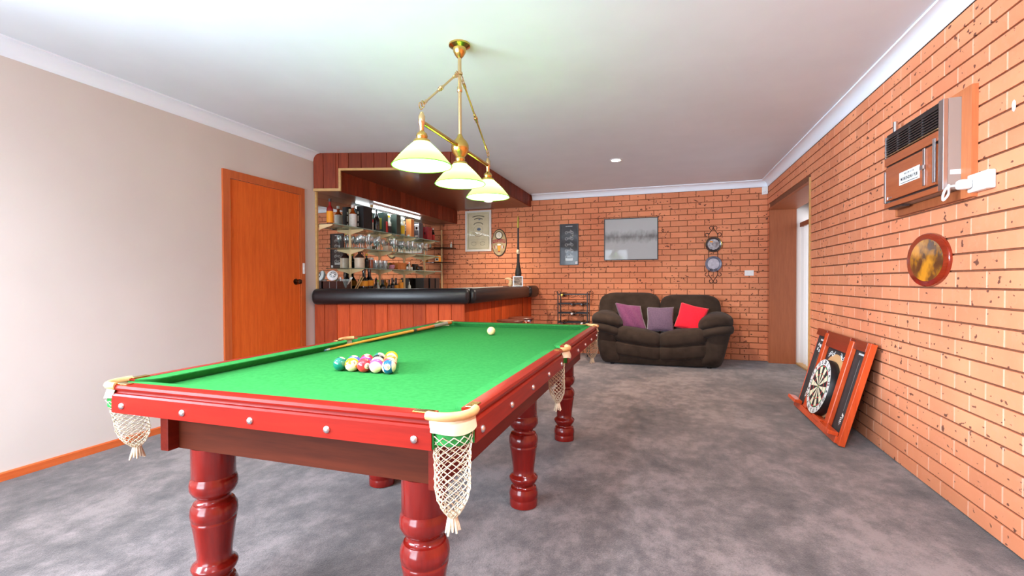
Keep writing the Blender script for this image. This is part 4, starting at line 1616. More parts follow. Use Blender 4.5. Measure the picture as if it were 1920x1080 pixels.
# dartboard
db = thing('dartboard', DM @ Vector((bc[0], bc[1], 0.0)), 'round bristle dartboard with cream and black segments in the leaning surround', 'dartboard')
dz0, dz1 = -0.010, 0.052
B(DM).lathe([(0.222, dz0), (0.2255, dz0 + 0.004), (0.2255, dz1 - 0.003), (0.223, dz1)], 64, (bc[0], bc[1], 0)).done('body', 'black', db, smooth=True)
M_['seg_cream'] = plain('cream_sisal', (232, 222, 196), 0.9)
M_['seg_black'] = plain('black_sisal', (30, 28, 28), 0.9)
M_['seg_red'] = plain('red_sisal', (214, 50, 56), 0.9)
M_['seg_green'] = plain('green_sisal', (60, 150, 90), 0.9)
fc = B(DM)
zf = dz1 + 0.0006
for k in range(20):
    a0, a1 = PI / 2 + (k - 0.5) * PI / 10, PI / 2 + (k + 0.5) * PI / 10
    for (r0, r1, odd, even) in ((0.016, 0.099, 1, 0), (0.099, 0.107, 2, 3), (0.107, 0.162, 1, 0), (0.162, 0.170, 2, 3)):
        fc.cur = odd if k % 2 == 0 else even
        disc(fc, r0, r1, zf, bc, 4, a0, a1)
fc.cur = 3
disc(fc, 0.0065, 0.016, zf, bc, 20)
fc.cur = 2
disc(fc, 0.0002, 0.0065, zf, bc, 16)
fc.done('segment_face', ['seg_cream', 'seg_black', 'seg_red', 'seg_green'], db)
nb_ = disc(B(DM), 0.176, 0.222, zf, bc).done('number_band', 'print_white', db)
for k, num in enumerate((20, 1, 18, 4, 13, 6, 10, 15, 2, 17, 3, 19, 7, 16, 8, 11, 14, 9, 12, 5)):
    a = PI / 2 - k * PI / 10
    p = DM @ Vector((bc[0] + 0.199 * math.cos(a), bc[1] + 0.199 * math.sin(a), zf + 0.0008))
    text(str(num), 0.042, frame_M(p, (0, -1, 0), upv) @ Matrix.Rotation(a - PI / 2, 4, 'Z'), 'black', nb_, 'number', 0.0004, 0.001)

# ------------------------------------------------------------------ air conditioner in the right wall
M_['ac_side'] = plain('beige_grey_casing', (158, 140, 130), 0.5)
M_['ac_wood'] = wood('wood_print_panel', (150, 72, 38), (172, 92, 52), 'y', 0.35, 0.3)
M_['ac_dark'] = plain('dark_brown_plastic', (52, 40, 38), 0.4)
M_['ac_frame'] = wood('timber_ac_surround', (186, 104, 62), (202, 120, 74), 'z', 0.5, 0.05)
ACD = 0.098
AM = frame_M((XR - ACD, 3.515, 1.606), (0, -1, 0), (0, 0, 1))
ac = thing('air_conditioner', (XR - 0.04, 3.19, 1.606), 'old wood-panelled box air conditioner set in the brick wall', 'air conditioner')
AW, AH = 0.645, 0.452
for (a, b, c, d_) in ((-0.035, -0.002, -0.05, AH + 0.03), (AW + 0.002, AW + 0.082, -0.05, AH + 0.03), (-0.002, AW + 0.002, -0.05, -0.002), (-0.002, AW + 0.002, AH + 0.002, AH + 0.03)):
    B(AM).box(a, b, c, d_, -ACD + 0.0005, -ACD + 0.026).done('surround_board', 'jamb' if d_ < 0 else 'ac_frame', ac)  # bottom board takes darker timber, painting in the shade under the unit
B(AM).box(0, AW, 0, AH, -ACD + 0.001, -0.022).done('casing', 'ac_side', ac)
fp = B(AM)
fp.box(0.0, AW - 0.045, 0.0, AH, -0.022, -0.012)
fp.done('front_base', 'ac_dark', ac)
B(AM).box(AW - 0.044, AW, 0.0, AH, -0.022, 0.0, 0.003).done('edge_trim', 'steel', ac)
B(AM).box(0.002, 0.016, 0.30, AH - 0.012, -0.012, 0.0, 0.002).done('edge_trim', 'steel', ac)
gr = B(AM).box(0.016, AW - 0.046, 0.318, AH - 0.002, -0.012, -0.010).done('grille', 'black', ac)
for k in range(7):
    B(AM).box(0.020, AW - 0.052, 0.330 + k * 0.0145, 0.336 + k * 0.0145, -0.010, 0.0).done('slat', 'ac_dark', gr)
for k in range(3):
    B(AM).box(0.15 + 0.14 * k, 0.154 + 0.14 * k, 0.326, 0.428, -0.010, -0.004).done('divider', 'steel', gr)
B(AM).box(0.016, AW - 0.046, 0.314, 0.320, -0.012, 0.002).done('grille_edge', 'brass_pale', gr)
B(AM).box(0.004, AW - 0.046, 0.258, 0.308, -0.012, 0.0, 0.002).done('upper_panel', 'ac_wood', ac)
B(AM).box(0.024, AW - 0.064, 0.040, 0.246, -0.012, 0.0015, 0.002).done('door_panel', 'ac_wood', ac)
B(AM).box(0.004, AW - 0.046, 0.0, 0.028, -0.012, 0.0, 0.002).done('lower_panel', 'ac_wood', ac)
B(AM).box(0.004, 0.022, 0.030, 0.225, -0.012, 0.004, 0.002).done('edge_trim', 'steel', ac)
hb = B(AM).box(0.470, 0.490, 0.052, 0.250, 0.0015, 0.008, 0.002).done('handle_bar', 'steel', ac)
B(AM).box(0.462, 0.498, 0.138, 0.162, 0.0085, 0.018, 0.003).done('latch', 'steel', hb)
for k in range(2):
    B(AM).box(0.562 + 0.014 * k, 0.572 + 0.014 * k, 0.052, 0.275, 0.0016, 0.007, 0.001).done('handle_bar', 'steel', ac)
B(AM).box(0.03, 0.20, -0.012, -0.001, -0.05, -0.012).done('drip_tray', 'ac_dark', ac)
pm = [on(px, py, 'x', XR - ACD - 0.004) for px, py in ((1686, 338), (1724, 298))]
pl_ = thing('name_plate', (XR - ACD - 0.003, (pm[0].y + pm[1].y) / 2, (pm[0].z + pm[1].z) / 2), 'white plate lettered MORUNDAH PUB on the air conditioner', 'sign')
hy, hz = abs(pm[0].y - pm[1].y) / 2, 0.036
ctr = Vector((XR - ACD - 0.0018, (pm[0].y + pm[1].y) / 2, 1.747))
PM = frame_M(ctr, (0, -1, 0), (0, 0, 1))
B(PM).box(-hy, hy, -hz, hz, 0.0003, 0.0025).done('plate', 'white', pl_)
text('MORUNDAH PUB', 0.026, PM @ Matrix.Translation((0, -0.006, 0.0028)), 'black', pl_, depth=0.0002, bold=0.0004, sx=0.92)
text('WELCOME TO THE', 0.013, PM @ Matrix.Translation((0, 0.021, 0.0028)), 'black', pl_, depth=0.0002)
B(PM).box(-hy * 0.85, hy * 0.85, -0.029, -0.0255, 0.0025, 0.003).done('underline', 'black', pl_)
B(AM).box(0.045, 0.060, 0.048, 0.064, 0.0016, 0.0026).done('badge', 'print_white', ac)
B(AM).box(0.065, 0.105, 0.052, 0.060, 0.0016, 0.0026).done('badge', 'steel', ac)
B(AM).box(AW, AW + 0.0015, 0.075, 0.098, -0.088, -0.03).done('rating_label', M_['cornice'], ac)
q = on(1687, 235, 'x', XR - 0.05)
tag(B().cyl((XR - 0.052, 3.49, 2.0595), (XR - 0.052, 3.49, 2.135), 0.012).done('conduit_stub', 'steel', smooth=True), 'short metal conduit stub on top of the air conditioner', 'conduit')

# power outlet, plug and lead
ot = thing('power_outlet', (XR, 2.73, 1.62), 'white surface power outlet with a plug beside the air conditioner', 'outlet')
B(MR(2.73, 1.615)).box(-0.074, 0.074, -0.042, 0.042, 0.0005, 0.034, 0.006).done('socket_box', 'white', ot)
B(MR(2.73, 1.615)).box(0.030, 0.048, 0.012, 0.028, 0.034, 0.038, 0.002).done('rocker', 'white', ot)
pg = thing('power_lead', (XR - 0.035, 2.765, 1.615), 'white power lead with plug looping from the outlet to the air conditioner', 'power lead')
B().superell((XR - 0.060, 2.775, 1.612), (0.026, 0.028, 0.024), 0.6, 0.6).done('plug', 'white', pg, smooth=True, angle=180)
lp_ = [Vector((XR - 0.075, 2.785, 1.612)), Vector((XR - 0.095, 2.82, 1.612)), Vector((XR - 0.100, 2.845, 1.598)), Vector((XR - 0.100, 2.862, 1.572)), Vector((XR - 0.096, 2.868, 1.555)), Vector((XR - 0.088, 2.866, 1.562)), Vector((XR - 0.078, 2.861, 1.585)), Vector((XR - 0.074, 2.866, 1.63))]


def spline(P, n=6):
    out = []
    for i in range(len(P) - 1):
        p0, p1, p2, p3 = P[max(i - 1, 0)], P[i], P[i + 1], P[min(i + 2, len(P) - 1)]
        for k in range(n):
            t = k / n
            out.append(0.5 * ((2 * p1) + (p2 - p0) * t + (2 * p0 - 5 * p1 + 4 * p2 - p3) * t * t + (3 * p1 - p0 - 3 * p2 + p3) * t ** 3))
    return out + [P[-1]]


B().tube(spline(lp_), 0.0055, 8).done('cable', 'white', pg, smooth=True)

# oval plaque
M_['plaque_wood'] = wood('red_varnished_plaque', (120, 30, 14), (150, 44, 20), 'y', 0.12, 0.8)
M_['amber_print'] = noisy('varnished_amber_picture', (70, 40, 14), (214, 140, 26), 9, 3, 0.15, 0, (1, 1, 1), 'Object', 0.38, 0.62, coat=0.8)
pq = thing('oval_plaque', (XR, 3.205, 1.272), 'varnished oval wooden plaque with an amber picture on the brick wall', 'plaque')
PQ = MR(3.205, 1.272)
B(PQ).lathe([(1.0, 0.0005), (1.0, 0.010), (0.985, 0.016), (0.94, 0.018), (0.01, 0.018)], 56, (0, 0, 0), sx=0.222, sy=0.150).done('board', 'plaque_wood', pq, smooth=True, angle=50)
B(PQ).lathe([(0.80, 0.0182), (0.80, 0.0190), (0.01, 0.0190)], 48, (0.003, -0.002, 0), sx=0.215, sy=0.146, cap=False).done('picture', 'amber_print', pq, origin=(XR, 3.205, 1.272))

# patches of filler on the brick
for (px, py, rr) in ((1901, 198, 0.018), (1752, 0, 0)):
    if rr:
        q = on(px, py, 'x', XR - 0.001)
        B(MR(q.y, q.z, 0.001)).lathe([(1, 0), (0.9, 0.001), (0.01, 0.001)], 9, (0, 0, 0), sx=rr * 0.7, sy=rr * 1.4).done('filler_patch', 'cornice', wr)

# ------------------------------------------------------------------ pictures on the back wall
M_['frame_white'] = plain('white_picture_frame', (226, 220, 214), 0.4)
M_['parchment'] = noisy('aged_certificate_paper', (206, 192, 158), (220, 208, 178), 9, 4, 0.8)
M_['ink'] = plain('brown_grey_ink', (120, 110, 92), 0.8)
M_['ink_pale'] = plain('pale_ink', (168, 158, 132), 0.8)
M_['blue_ink'] = plain('blue_grey_ink', (110, 120, 140), 0.8)


def picture(name, x0, x1, z0, z1, fw, depth, fmat, label, cat='picture'):
    cx_, cz = (x0 + x1) / 2, (z0 + z1) / 2
    t = thing(name, (cx_, YB - 0.003, z0), label, cat)
    Mx = MB(cx_, cz, 0.002)
    w, h = (x1 - x0) / 2, (z1 - z0) / 2
    f = B(Mx)
    f.box(-w, -w + fw, -h, h, 0, depth).box(w - fw, w, -h, h, 0, depth).box(-w + fw, w - fw, -h, -h + fw, 0, depth).box(-w + fw, w - fw, h - fw, h, 0, depth)
    f.done('frame', fmat, t)
    return t, Mx, w - fw, h - fw


def flat(Mx, pts, z, name, mat, parent):
    return B(Mx).add([(a, b, z) for a, b in pts], [tuple(range(len(pts)))]).done(name, mat, parent)


def strip(Mx, pts, wd, z, name, mat, parent):
    b = B(Mx)
    vs = []
    n = len(pts)
    for i, (x, y) in enumerate(pts):
        x0, y0 = pts[max(i - 1, 0)]
        x1, y1 = pts[min(i + 1, n - 1)]
        t = Vector((x1 - x0, y1 - y0)).normalized()
        vs += [(x - t.y * wd / 2, y + t.x * wd / 2, z), (x + t.y * wd / 2, y - t.x * wd / 2, z)]
    b.add(vs, [(2 * i, 2 * i + 1, 2 * i + 3, 2 * i + 2) for i in range(n - 1)])
    return b.done(name, mat, parent)


def ring(cx_, cy_, rx, ry, n=32, a0=0, a1=2 * PI):
    return [(cx_ + rx * math.cos(a0 + (a1 - a0) * k / n), cy_ + ry * math.sin(a0 + (a1 - a0) * k / n)) for k in range(n + 1)]


t, Mx, w, h = picture('framed_certificate', -3.262, -2.785, 1.676, 2.374, 0.030, 0.022, 'frame_white', 'white framed parchment certificate with arched lettering on the brick wall')
pp = B(Mx).box(-w, w, -h, h, 0.004, 0.006).done('paper', 'parchment', t)
zz = 0.0066
for (a, b, wd) in ((0.88, 0.93, 0.006), (0.86, 0.915, 0.002)):
    strip(Mx, [(-w * a, -h * b), (w * a, -h * b), (w * a, h * b), (-w * a, h * b), (-w * a, -h * b)], wd, zz, 'border_line', 'ink_pale', pp)
for (yy, ww) in ((0.24, 0.11), (0.20, 0.08)):
    strip(Mx, [(-ww + 2 * ww * i / 12, yy + 0.02 * math.sin(PI * i / 12)) for i in range(13)], 0.016, zz, 'lettering_band', 'ink', pp)
flat(Mx, ring(0.02, 0.195, 0.022, 0.010)[:-1], zz + 0.0004, 'emblem', 'blue_ink', pp)
strip(Mx, ring(0, 0.09, 0.09, 0.055, 20, PI * 0.1, PI * 0.9), 0.014, zz, 'lettering_band', 'ink', pp)
strip(Mx, ring(0, 0.02, 0.085, 0.075), 0.004, zz, 'emblem_ring', 'ink_pale', pp)
flat(Mx, ring(0.01, 0.03, 0.035, 0.025)[:-1], zz, 'emblem', 'blue_ink', pp)
strip(Mx, ring(0, -0.02, 0.09, 0.075, 20, -PI * 0.9, -PI * 0.1), 0.012, zz, 'lettering_band', 'ink_pale', pp)
strip(Mx, [(-w * 0.8, -0.15), (w * 0.8, -0.15)], 0.002, zz, 'rule', 'ink_pale', pp)
for cx_ in (-0.085, 0.075):
    strip(Mx, ring(cx_, -0.215, 0.045, 0.03, 20, PI * 0.05, PI * 0.95), 0.009, zz, 'lettering_band', 'ink_pale', pp)
    strip(Mx, ring(cx_, -0.215, 0.045, 0.03, 20, -PI * 0.9, -PI * 0.1), 0.007, zz, 'lettering_band', 'ink_pale', pp)
B(Mx).box(-w, w, -h, h, 0.012, 0.0135).done('glazing', 'glass', t)

# oval clock sign
M_['sign_tan'] = noisy('tan_pub_sign_print', (150, 128, 96), (196, 168, 120), 14, 4, 0.5)
M_['sign_red'] = plain('dark_red_banner', (150, 40, 44), 0.5)
M_['amber'] = plain('amber_beer_print', (236, 150, 40), 0.5)
ov = thing('oval_clock_sign', (-2.643, YB - 0.003, 1.587), 'oval pub sign with a small clock and a glass of beer', 'clock')
OM = MB(-2.643, 1.815, 0.001)
B(OM).lathe([(1.0, 0), (1.0, 0.016), (0.96, 0.020), (0.93, 0.018)], 48, (0, 0, 0), sx=0.132, sy=0.230).done('rim', 'ac_dark', ov, smooth=True)
bo = B(OM).lathe([(0.935, 0.0195), (0.01, 0.0196)], 48, (0, 0, 0), sx=0.132, sy=0.230, cap=False).done('board', 'sign_tan', ov)
ck = B(OM).lathe([(0.056, 0.019), (0.062, 0.019), (0.066, 0.030), (0.060, 0.034), (0.055, 0.030)], 36, (0, 0.122, 0), cap=False).done('clock_rim', 'ac_dark', ov, smooth=True)
B(OM).lathe([(0.056, 0.0245), (0.001, 0.0245)], 32, (0, 0.122, 0), cap=False).done('clock_face', plain('cream_clock_face', (236, 226, 204), 0.5), ov)
strip(OM, [(0, 0.122), (0.004, 0.160)], 0.004, 0.0255, 'clock_hand', 'black', ov)
strip(OM, [(0, 0.122), (0.014, 0.098)], 0.004, 0.0257, 'clock_hand', 'black', ov)
flat(OM, [(-0.115, -0.012), (-0.06, 0.0), (0, 0.004), (0.06, 0.0), (0.115, -0.012), (0.115, 0.045), (0.06, 0.056), (0, 0.06), (-0.06, 0.056), (-0.115, 0.045)], 0.0200, 'banner', 'sign_red', bo)
text('ALE HOUSE', 0.042, OM @ Matrix.Translation((0, 0.024, 0.0206)), 'sign_tan', bo, depth=0.0002, bold=0.0005)
flat(OM, [(-0.020, -0.14), (0.020, -0.14), (0.028, -0.04), (-0.028, -0.04)], 0.0200, 'beer_glass_print', 'amber', bo)
flat(OM, ring(0, -0.035, 0.034, 0.014)[:-1], 0.0204, 'foam_print', 'print_white', bo)
flat(OM, [(-0.028, -0.160), (0.028, -0.160), (0.012, -0.14), (-0.012, -0.14)], 0.0200, 'glass_foot_print', 'sign_red', bo)
for sgn in (-1, 1):
    for dx, c in ((0.055, 'print_white'), (0.075, 'sign_red')):
        flat(OM, [(sgn * dx - 0.007, -0.10), (sgn * dx + 0.007, -0.10), (sgn * dx + 0.007, -0.05), (sgn * dx - 0.007, -0.05)], 0.0200, 'bottle_print', c, bo)

# motorcycle poster
t, Mx, w, h = picture('motorcycle_poster', -1.600, -1.296, 1.418, 2.080, 0.012, 0.020, 'black', 'black framed poster of five small motorcycles on the brick wall')
M_['poster'] = plain('charcoal_poster', (52, 47, 48), 0.6)
M_['silver_print'] = plain('silver_print', (190, 188, 184), 0.6)
pp = B(Mx).box(-w, w, -h, h, 0.004, 0.008).done('poster_sheet', 'poster', t)
zz = 0.0086


def moto(cy_, s):
    for dx in (-0.040, 0.040):
        strip(Mx, ring(dx * s, cy_ - 0.012 * s, 0.017 * s, 0.017 * s, 16), 0.006 * s, zz, 'wheel_print', 'silver_print', pp)
    flat(Mx, [(-0.045 * s, cy_ + 0.004 * s), (-0.02 * s, cy_ - 0.018 * s), (0.022 * s, cy_ - 0.018 * s), (0.032 * s, cy_ + 0.012 * s), (0.020 * s, cy_ + 0.018 * s), (0.0, cy_ + 0.004 * s), (-0.02 * s, cy_ + 0.008 * s)], zz, 'motorcycle_print', 'print_grey', pp)
    strip(Mx, [(0.040 * s, cy_ - 0.012 * s), (0.026 * s, cy_ + 0.024 * s), (0.014 * s, cy_ + 0.026 * s)], 0.004 * s, zz + 0.0003, 'fork_print', 'silver_print', pp)


for k in range(5):
    moto(0.205 - 0.098 * k, 1.15)
flat(Mx, [(-0.062, -0.262), (0.062, -0.262), (0.062, -0.222), (-0.062, -0.222)], zz, 'caption_panel', 'silver_print', pp)
for k in range(9):
    flat(Mx, [(-0.055 + k * 0.0125, 0.288), (-0.046 + k * 0.0125, 0.288), (-0.046 + k * 0.0125, 0.300), (-0.055 + k * 0.0125, 0.300)], zz, 'title_mark', 'print_white', pp)
flat(Mx, [(w - 0.042, -h + 0.004), (w - 0.002, -h + 0.004), (w - 0.002, -h + 0.046), (w - 0.042, -h + 0.046)], 0.0135, 'sticker', 'print_white', t)
B(Mx).box(-w, w, -h, h, 0.0105, 0.012).done('glazing', 'glass', t)

# large monochrome print (plain generic misty picture)
M_['misty'] = None


def misty():
    mt, nt, p = base('misty_monochrome_print')
    tc = nt.nodes.new('ShaderNodeTexCoord').outputs['Object']
    sp = nt.nodes.new('ShaderNodeSeparateXYZ')
    nt.links.new(tc, sp.inputs[0])
    n = noise(nt, coords(nt, 'Object', (1, 1, 0.6)), 16, 5, 0.6)
    # a hazy darker band across the middle
    band = math_node(nt, 'ABSOLUTE', math_node(nt, 'ADD', sp.outputs['Z'], -0.035))
    f = math_node(nt, 'ADD', math_node(nt, 'MULTIPLY', band, 5.0), math_node(nt, 'MULTIPLY', n, 0.9))
    nt.links.new(ramp(nt, f, [(0.40, (116, 112, 108)), (0.66, (158, 156, 152)), (0.95, (186, 186, 184))]), p.inputs['Base Color'])
    p.inputs['Roughness'].default_value = 0.7
    return mt


M_['misty'] = misty()
t, Mx, w, h = picture('framed_print', -0.888, -0.077, 1.482, 2.134, 0.012, 0.020, 'black', 'large black framed grey misty print above the sofa')
B(Mx).box(-w, w, -h, h, 0.004, 0.008).done('print_sheet', 'misty', t, origin=(Mx @ Vector((0, 0, 0))))
B(Mx).box(-w, w, -h, h, 0.010, 0.0115).done('glazing', 'glass', t)

# plate hanger with two plates
ph = thing('plate_hanger', (0.698, YB - 0.003, 1.12), 'black wrought iron scroll hanger holding two decorative plates', 'plate hanger')
HM = MB(0.698, 0, 0.008)
for sgn in (-1, 1):
    B(HM).tube([(sgn * 0.062, 1.245, 0), (sgn * 0.062, 1.84, 0)], 0.004, 6).done('rod', 'black_iron', ph, smooth=True)
    for (zc, dr) in ((1.84, 1), (1.245, -1)):
        pts = [(sgn * (0.062 + 0.024 - 0.024 * math.cos(a)), zc + dr * (-0.004 + 0.026 * math.sin(a)), 0) for a in [PI * 1.5 * k / 10 for k in range(10, -1, -1)]]
        pts += [(sgn * 0.062 * (1 - k / 5), zc + dr * 0.095 * (k / 5), 0) for k in range(1, 6)]
        pts += [(-sgn * (0.026 - 0.026 * math.cos(a)), zc + dr * (0.095 + 0.026 * math.sin(a)), 0) for a in [PI * 1.4 * k / 10 for k in range(1, 11)]]
        B(HM).tube(pts, 0.0042, 6).done('scroll', 'black_iron', ph, smooth=True)
    for zc in (1.300, 1.585):
        B(HM).tube([(sgn * 0.062, zc, 0), (sgn * 0.050, zc - 0.005, 0.035), (sgn * 0.045, zc + 0.012, 0.045)] + [(sgn * (0.030 + 0.015 * math.cos(a)), zc + 0.018 + 0.015 * math.sin(a), 0.045) for a in [PI * 1.5 * k / 8 for k in range(9)]], 0.003, 6).done('plate_hook', 'black_iron', ph, smooth=True)
M_['plate_dark'] = plain('dark_glazed_plate', (54, 44, 46), 0.15, coat=0.5)
M_['plate_scene'] = noisy('blue_grey_bird_scene', (120, 112, 110), (196, 194, 198), 22, 4, 0.2, 0, (1, 1, 1), 'Position', 0.35, 0.65)
M_['plate_blue'] = noisy('smoky_blue_plate', (92, 92, 108), (130, 132, 150), 10, 4, 0.2)
M_['plate_mist'] = noisy('pale_lilac_scene', (168, 164, 176), (204, 202, 212), 18, 4, 0.2)
for (zc, rim, mid, edge, lb_) in ((1.690, 'plate_dark', 'plate_scene', 'brass', 'upper dark rimmed plate with a gold edge in the iron hanger'), (1.405, 'plate_blue', 'plate_mist', 'plate_blue', 'lower smoky blue plate in the iron hanger')):
    t = thing('decorative_plate', (0.700, YB - 0.03, zc), lb_, 'plate', 'plates in the iron hanger')
    PMx = MB(0.700, zc, 0.024)
    B(PMx).lathe([(0.075, 0.000), (0.108, 0.010), (0.113, 0.014), (0.110, 0.015), (0.080, 0.006), (0.078, 0.004)], 40, (0, 0, 0), cap=False).done('rim', rim, t, smooth=True)
    B(PMx).lathe([(0.080, 0.0055), (0.001, 0.0045)], 32, (0, 0, 0), cap=False).done('painted_centre', mid, t, smooth=True)
    B(PMx).tube([(0.1125 * math.cos(k * PI / 20), 0.1125 * math.sin(k * PI / 20), 0.0145) for k in range(40)], 0.002, 5, True).done('edge_line', edge, t, smooth=True)
    if zc > 1.5:
        flat(PMx, [(-0.052, 0.035), (-0.01, 0.028), (-0.006, 0.045), (-0.03, 0.055), (-0.05, 0.05)], 0.0075, 'painted_motif', 'amber', t)

# switch plate and corner sensor
o = tag(B(MB(1.178, 1.267, 0.0)).box(-0.060, 0.060, -0.039, 0.039, 0.0005, 0.010, 0.003).done('wall_switch', 'white'), 'white double switch plate on the brick wall right of the sofa', 'switch')
for dx in (-0.02, 0.02):
    B(MB(1.178 + dx, 1.267, 0.0)).box(-0.006, 0.006, -0.011, 0.011, 0.0101, 0.0145, 0.001).done('rocker', 'white', o)
o = B().prism([(XR - 0.075, YB - 0.004), (XR - 0.012, YB - 0.06), (XR - 0.004, YB - 0.05), (XR - 0.004, YB - 0.002)], 2.385, 2.490).done('motion_sensor', 'white')
tag(o, 'small white motion sensor in the brick corner under the cornice', 'sensor')
B().sphere((XR - 0.048, YB - 0.036, 2.42), 0.014, 12).done('lens', 'cornice', o, smooth=True)

# ------------------------------------------------------------------ things on the bar
ZTT = ZT + 0.001
q = Vector((-2.118, 6.86, ZTT))
gp = thing('ornamental_pole', q, 'tall slim black carved pole with a gold tip standing on the bar', 'ornament')
M_['gilt'] = plain('dull_green_gold', (160, 150, 60), 0.4, 0.5)
B().lathe([(0.001, 0), (0.045, 0.002), (0.047, 0.03), (0.030, 0.05), (0.036, 0.10), (0.046, 0.16), (0.050, 0.20), (0.044, 0.25), (0.030, 0.31), (0.022, 0.38), (0.020, 0.46), (0.024, 0.50), (0.001, 0.50)], 16, q).done('carved_base', noisy('black_carved_resin', (20, 18, 18), (66, 60, 52), 60, 3, 0.4, 0.6), gp, smooth=True)
B().lathe([(0.022, 0.50), (0.026, 0.515), (0.024, 0.555), (0.018, 0.565)], 14, q).done('collar', 'leather', gp, smooth=True)
B().lathe([(0.017, 0.56), (0.014, 0.75), (0.013, 0.92)], 12, q).done('shaft', 'black', gp, smooth=True)
B().lathe([(0.014, 0.90), (0.013, 1.02), (0.009, 1.07), (0.002, 1.08)], 12, q).done('gilt_tip', 'gilt', gp, smooth=True)
q = Vector((-2.075, 6.70, ZTT))
pf = thing('photo_frame', q, 'small silver photo frame leaning back on the bar end', 'photo frame')
FM = frame_M(q + Vector((0, 0, 0.002)), (1, 0.25, 0), (-0.03, 0.12, 1))
ff = B(FM)
ff.box(-0.075, -0.060, 0, 0.155, 0, 0.010).box(0.060, 0.075, 0, 0.155, 0, 0.010)
ff.box(-0.060, 0.060, 0, 0.012, 0, 0.010).box(-0.060, 0.060, 0.143, 0.155, 0, 0.010)
ff.done('frame', 'steel', pf)
B(FM).box(-0.060, 0.060, 0.012, 0.143, 0.001, 0.005).done('photograph', noisy('faded_group_photo', (70, 60, 56), (196, 170, 150), 30, 3, 0.5), pf)
B(FM).box(-0.01, 0.01, 0.003, 0.10, -0.03, -0.001).done('strut', 'black', pf)
q = on(947, 533, 'z', ZTT + 0.012)
q = Vector((-2.27, 6.75, ZTT))
sh = thing('horn_ornament', q, 'pale curved horn ornament on the bar by the brick wall', 'ornament')
B().tube([q + Vector((0.045 - 0.075 * (1 - math.cos(a)) * 0.5 + 0.03 * math.sin(a) * 0, 0, 0.012 + 0.11 * math.sin(a * 0.62))) + Vector((0.05 * math.sin(a), 0, 0)) for a in [PI * k / 9 for k in range(10)]],
         [0.032, 0.033, 0.032, 0.030, 0.027, 0.024, 0.020, 0.015, 0.010, 0.005], 10).done('horn', noisy('bone', (214, 170, 124), (236, 204, 160), 30, 3, 0.5), sh, smooth=True)
B().box(q.x - 0.055, q.x + 0.075, q.y - 0.02, q.y + 0.02, q.z, q.z + 0.012, 0.003).done('stand', 'soffit', sh)
q = Vector((-2.02, 6.985, 0.992))
fk = thing('round_flask', q, 'round black flask with a silver cap hanging at the end of the bar', 'flask')
B().sphere(q, 0.068, 24, (0.95, 0.35, 1.1)).done('body', plain('black_glazed_flask', (20, 20, 22), 0.12, coat=0.6), fk, smooth=True)
B().lathe([(0.030, 0.060), (0.036, 0.070), (0.034, 0.090), (0.014, 0.096), (0.001, 0.097)], 18, q, sy=0.6).done('cap', 'steel', fk, smooth=True)

# ------------------------------------------------------------------ bottles, boxes and glasses behind the bar
M_['amber_glass'] = plain('amber_spirit', (150, 62, 16), 0.1, coat=0.6)
M_['red_glass'] = plain('red_spirit', (140, 20, 20), 0.1, coat=0.6)
M_['clear_bottle'] = plain('pale_bottle_glass', (196, 204, 190), 0.08, coat=0.6)
M_['green_glass'] = plain('dark_green_bottle_glass', (28, 48, 30), 0.1, coat=0.6)
M_['black_glass'] = plain('black_bottle_glass', (18, 17, 18), 0.1, coat=0.6)
M_['brown_glass'] = plain('brown_bottle_glass', (64, 34, 20), 0.1, coat=0.6)
M_['stoneware'] = noisy('beige_stoneware', (196, 172, 148), (212, 190, 166), 20, 3, 0.35)
M_['label_white'] = noisy('paper_label', (214, 206, 196), (230, 224, 216), 40, 2, 0.7)
M_['label_orange'] = plain('orange_label', (236, 150, 30), 0.6)
M_['label_yellow'] = plain('yellow_label', (236, 200, 40), 0.6)
M_['label_red'] = plain('red_label', (190, 40, 36), 0.6)
M_['label_dark'] = plain('black_label', (34, 32, 34), 0.6)
M_['cap_yellow'] = plain('yellow_cap', (240, 200, 20), 0.4)
M_['cap_green'] = plain('lime_cap', (130, 190, 90), 0.4)
XSH = XM + 0.105


def at_px(px, z, x=None):
    return on(px, 450, 'x', XSH if x is None else x).y


def bottle(px, z, hgt, r, body, label_mat, cap, name, label, x=None, neck=0.36, shoulder='round', group='bottles on the bar shelves', lab0=0.10, lab1=0.50):
    X = XSH if x is None else x
    yy = at_px(px, z, X)
    t = thing(name, (X, yy, z), label, 'bottle', group)
    rn = r * neck
    zs = hgt * 0.58
    if shoulder == 'round':
        pr = [(0.001, 0), (r * 0.95, 0.001), (r, 0.005), (r, zs), (r * 0.9, zs + hgt * 0.05), (r * 0.62, zs + hgt * 0.10), (rn, zs + hgt * 0.16), (rn * 0.95, hgt * 0.93), (0.001, hgt * 0.93)]
    else:
        pr = [(0.001, 0), (r * 0.95, 0.001), (r, 0.005), (r, zs * 0.9), (r * 0.6, zs + hgt * 0.10), (rn, zs + hgt * 0.22), (rn, hgt * 0.93), (0.001, hgt * 0.93)]
    B().lathe(pr, 20, (X, yy, z)).done('body', body, t, smooth=True, angle=50)
    if label_mat:
        B().lathe([(r * 1.012, hgt * lab0), (r * 1.012, hgt * lab1)], 20, (X, yy, z), cap=False).done('paper_label', label_mat, t, smooth=True)
    B().lathe([(rn * 1.12, hgt * 0.88), (rn * 1.15, hgt * 0.995), (rn, hgt), (0.001, hgt)], 14, (X, yy, z)).done('cap', cap, t, smooth=True)
    return t


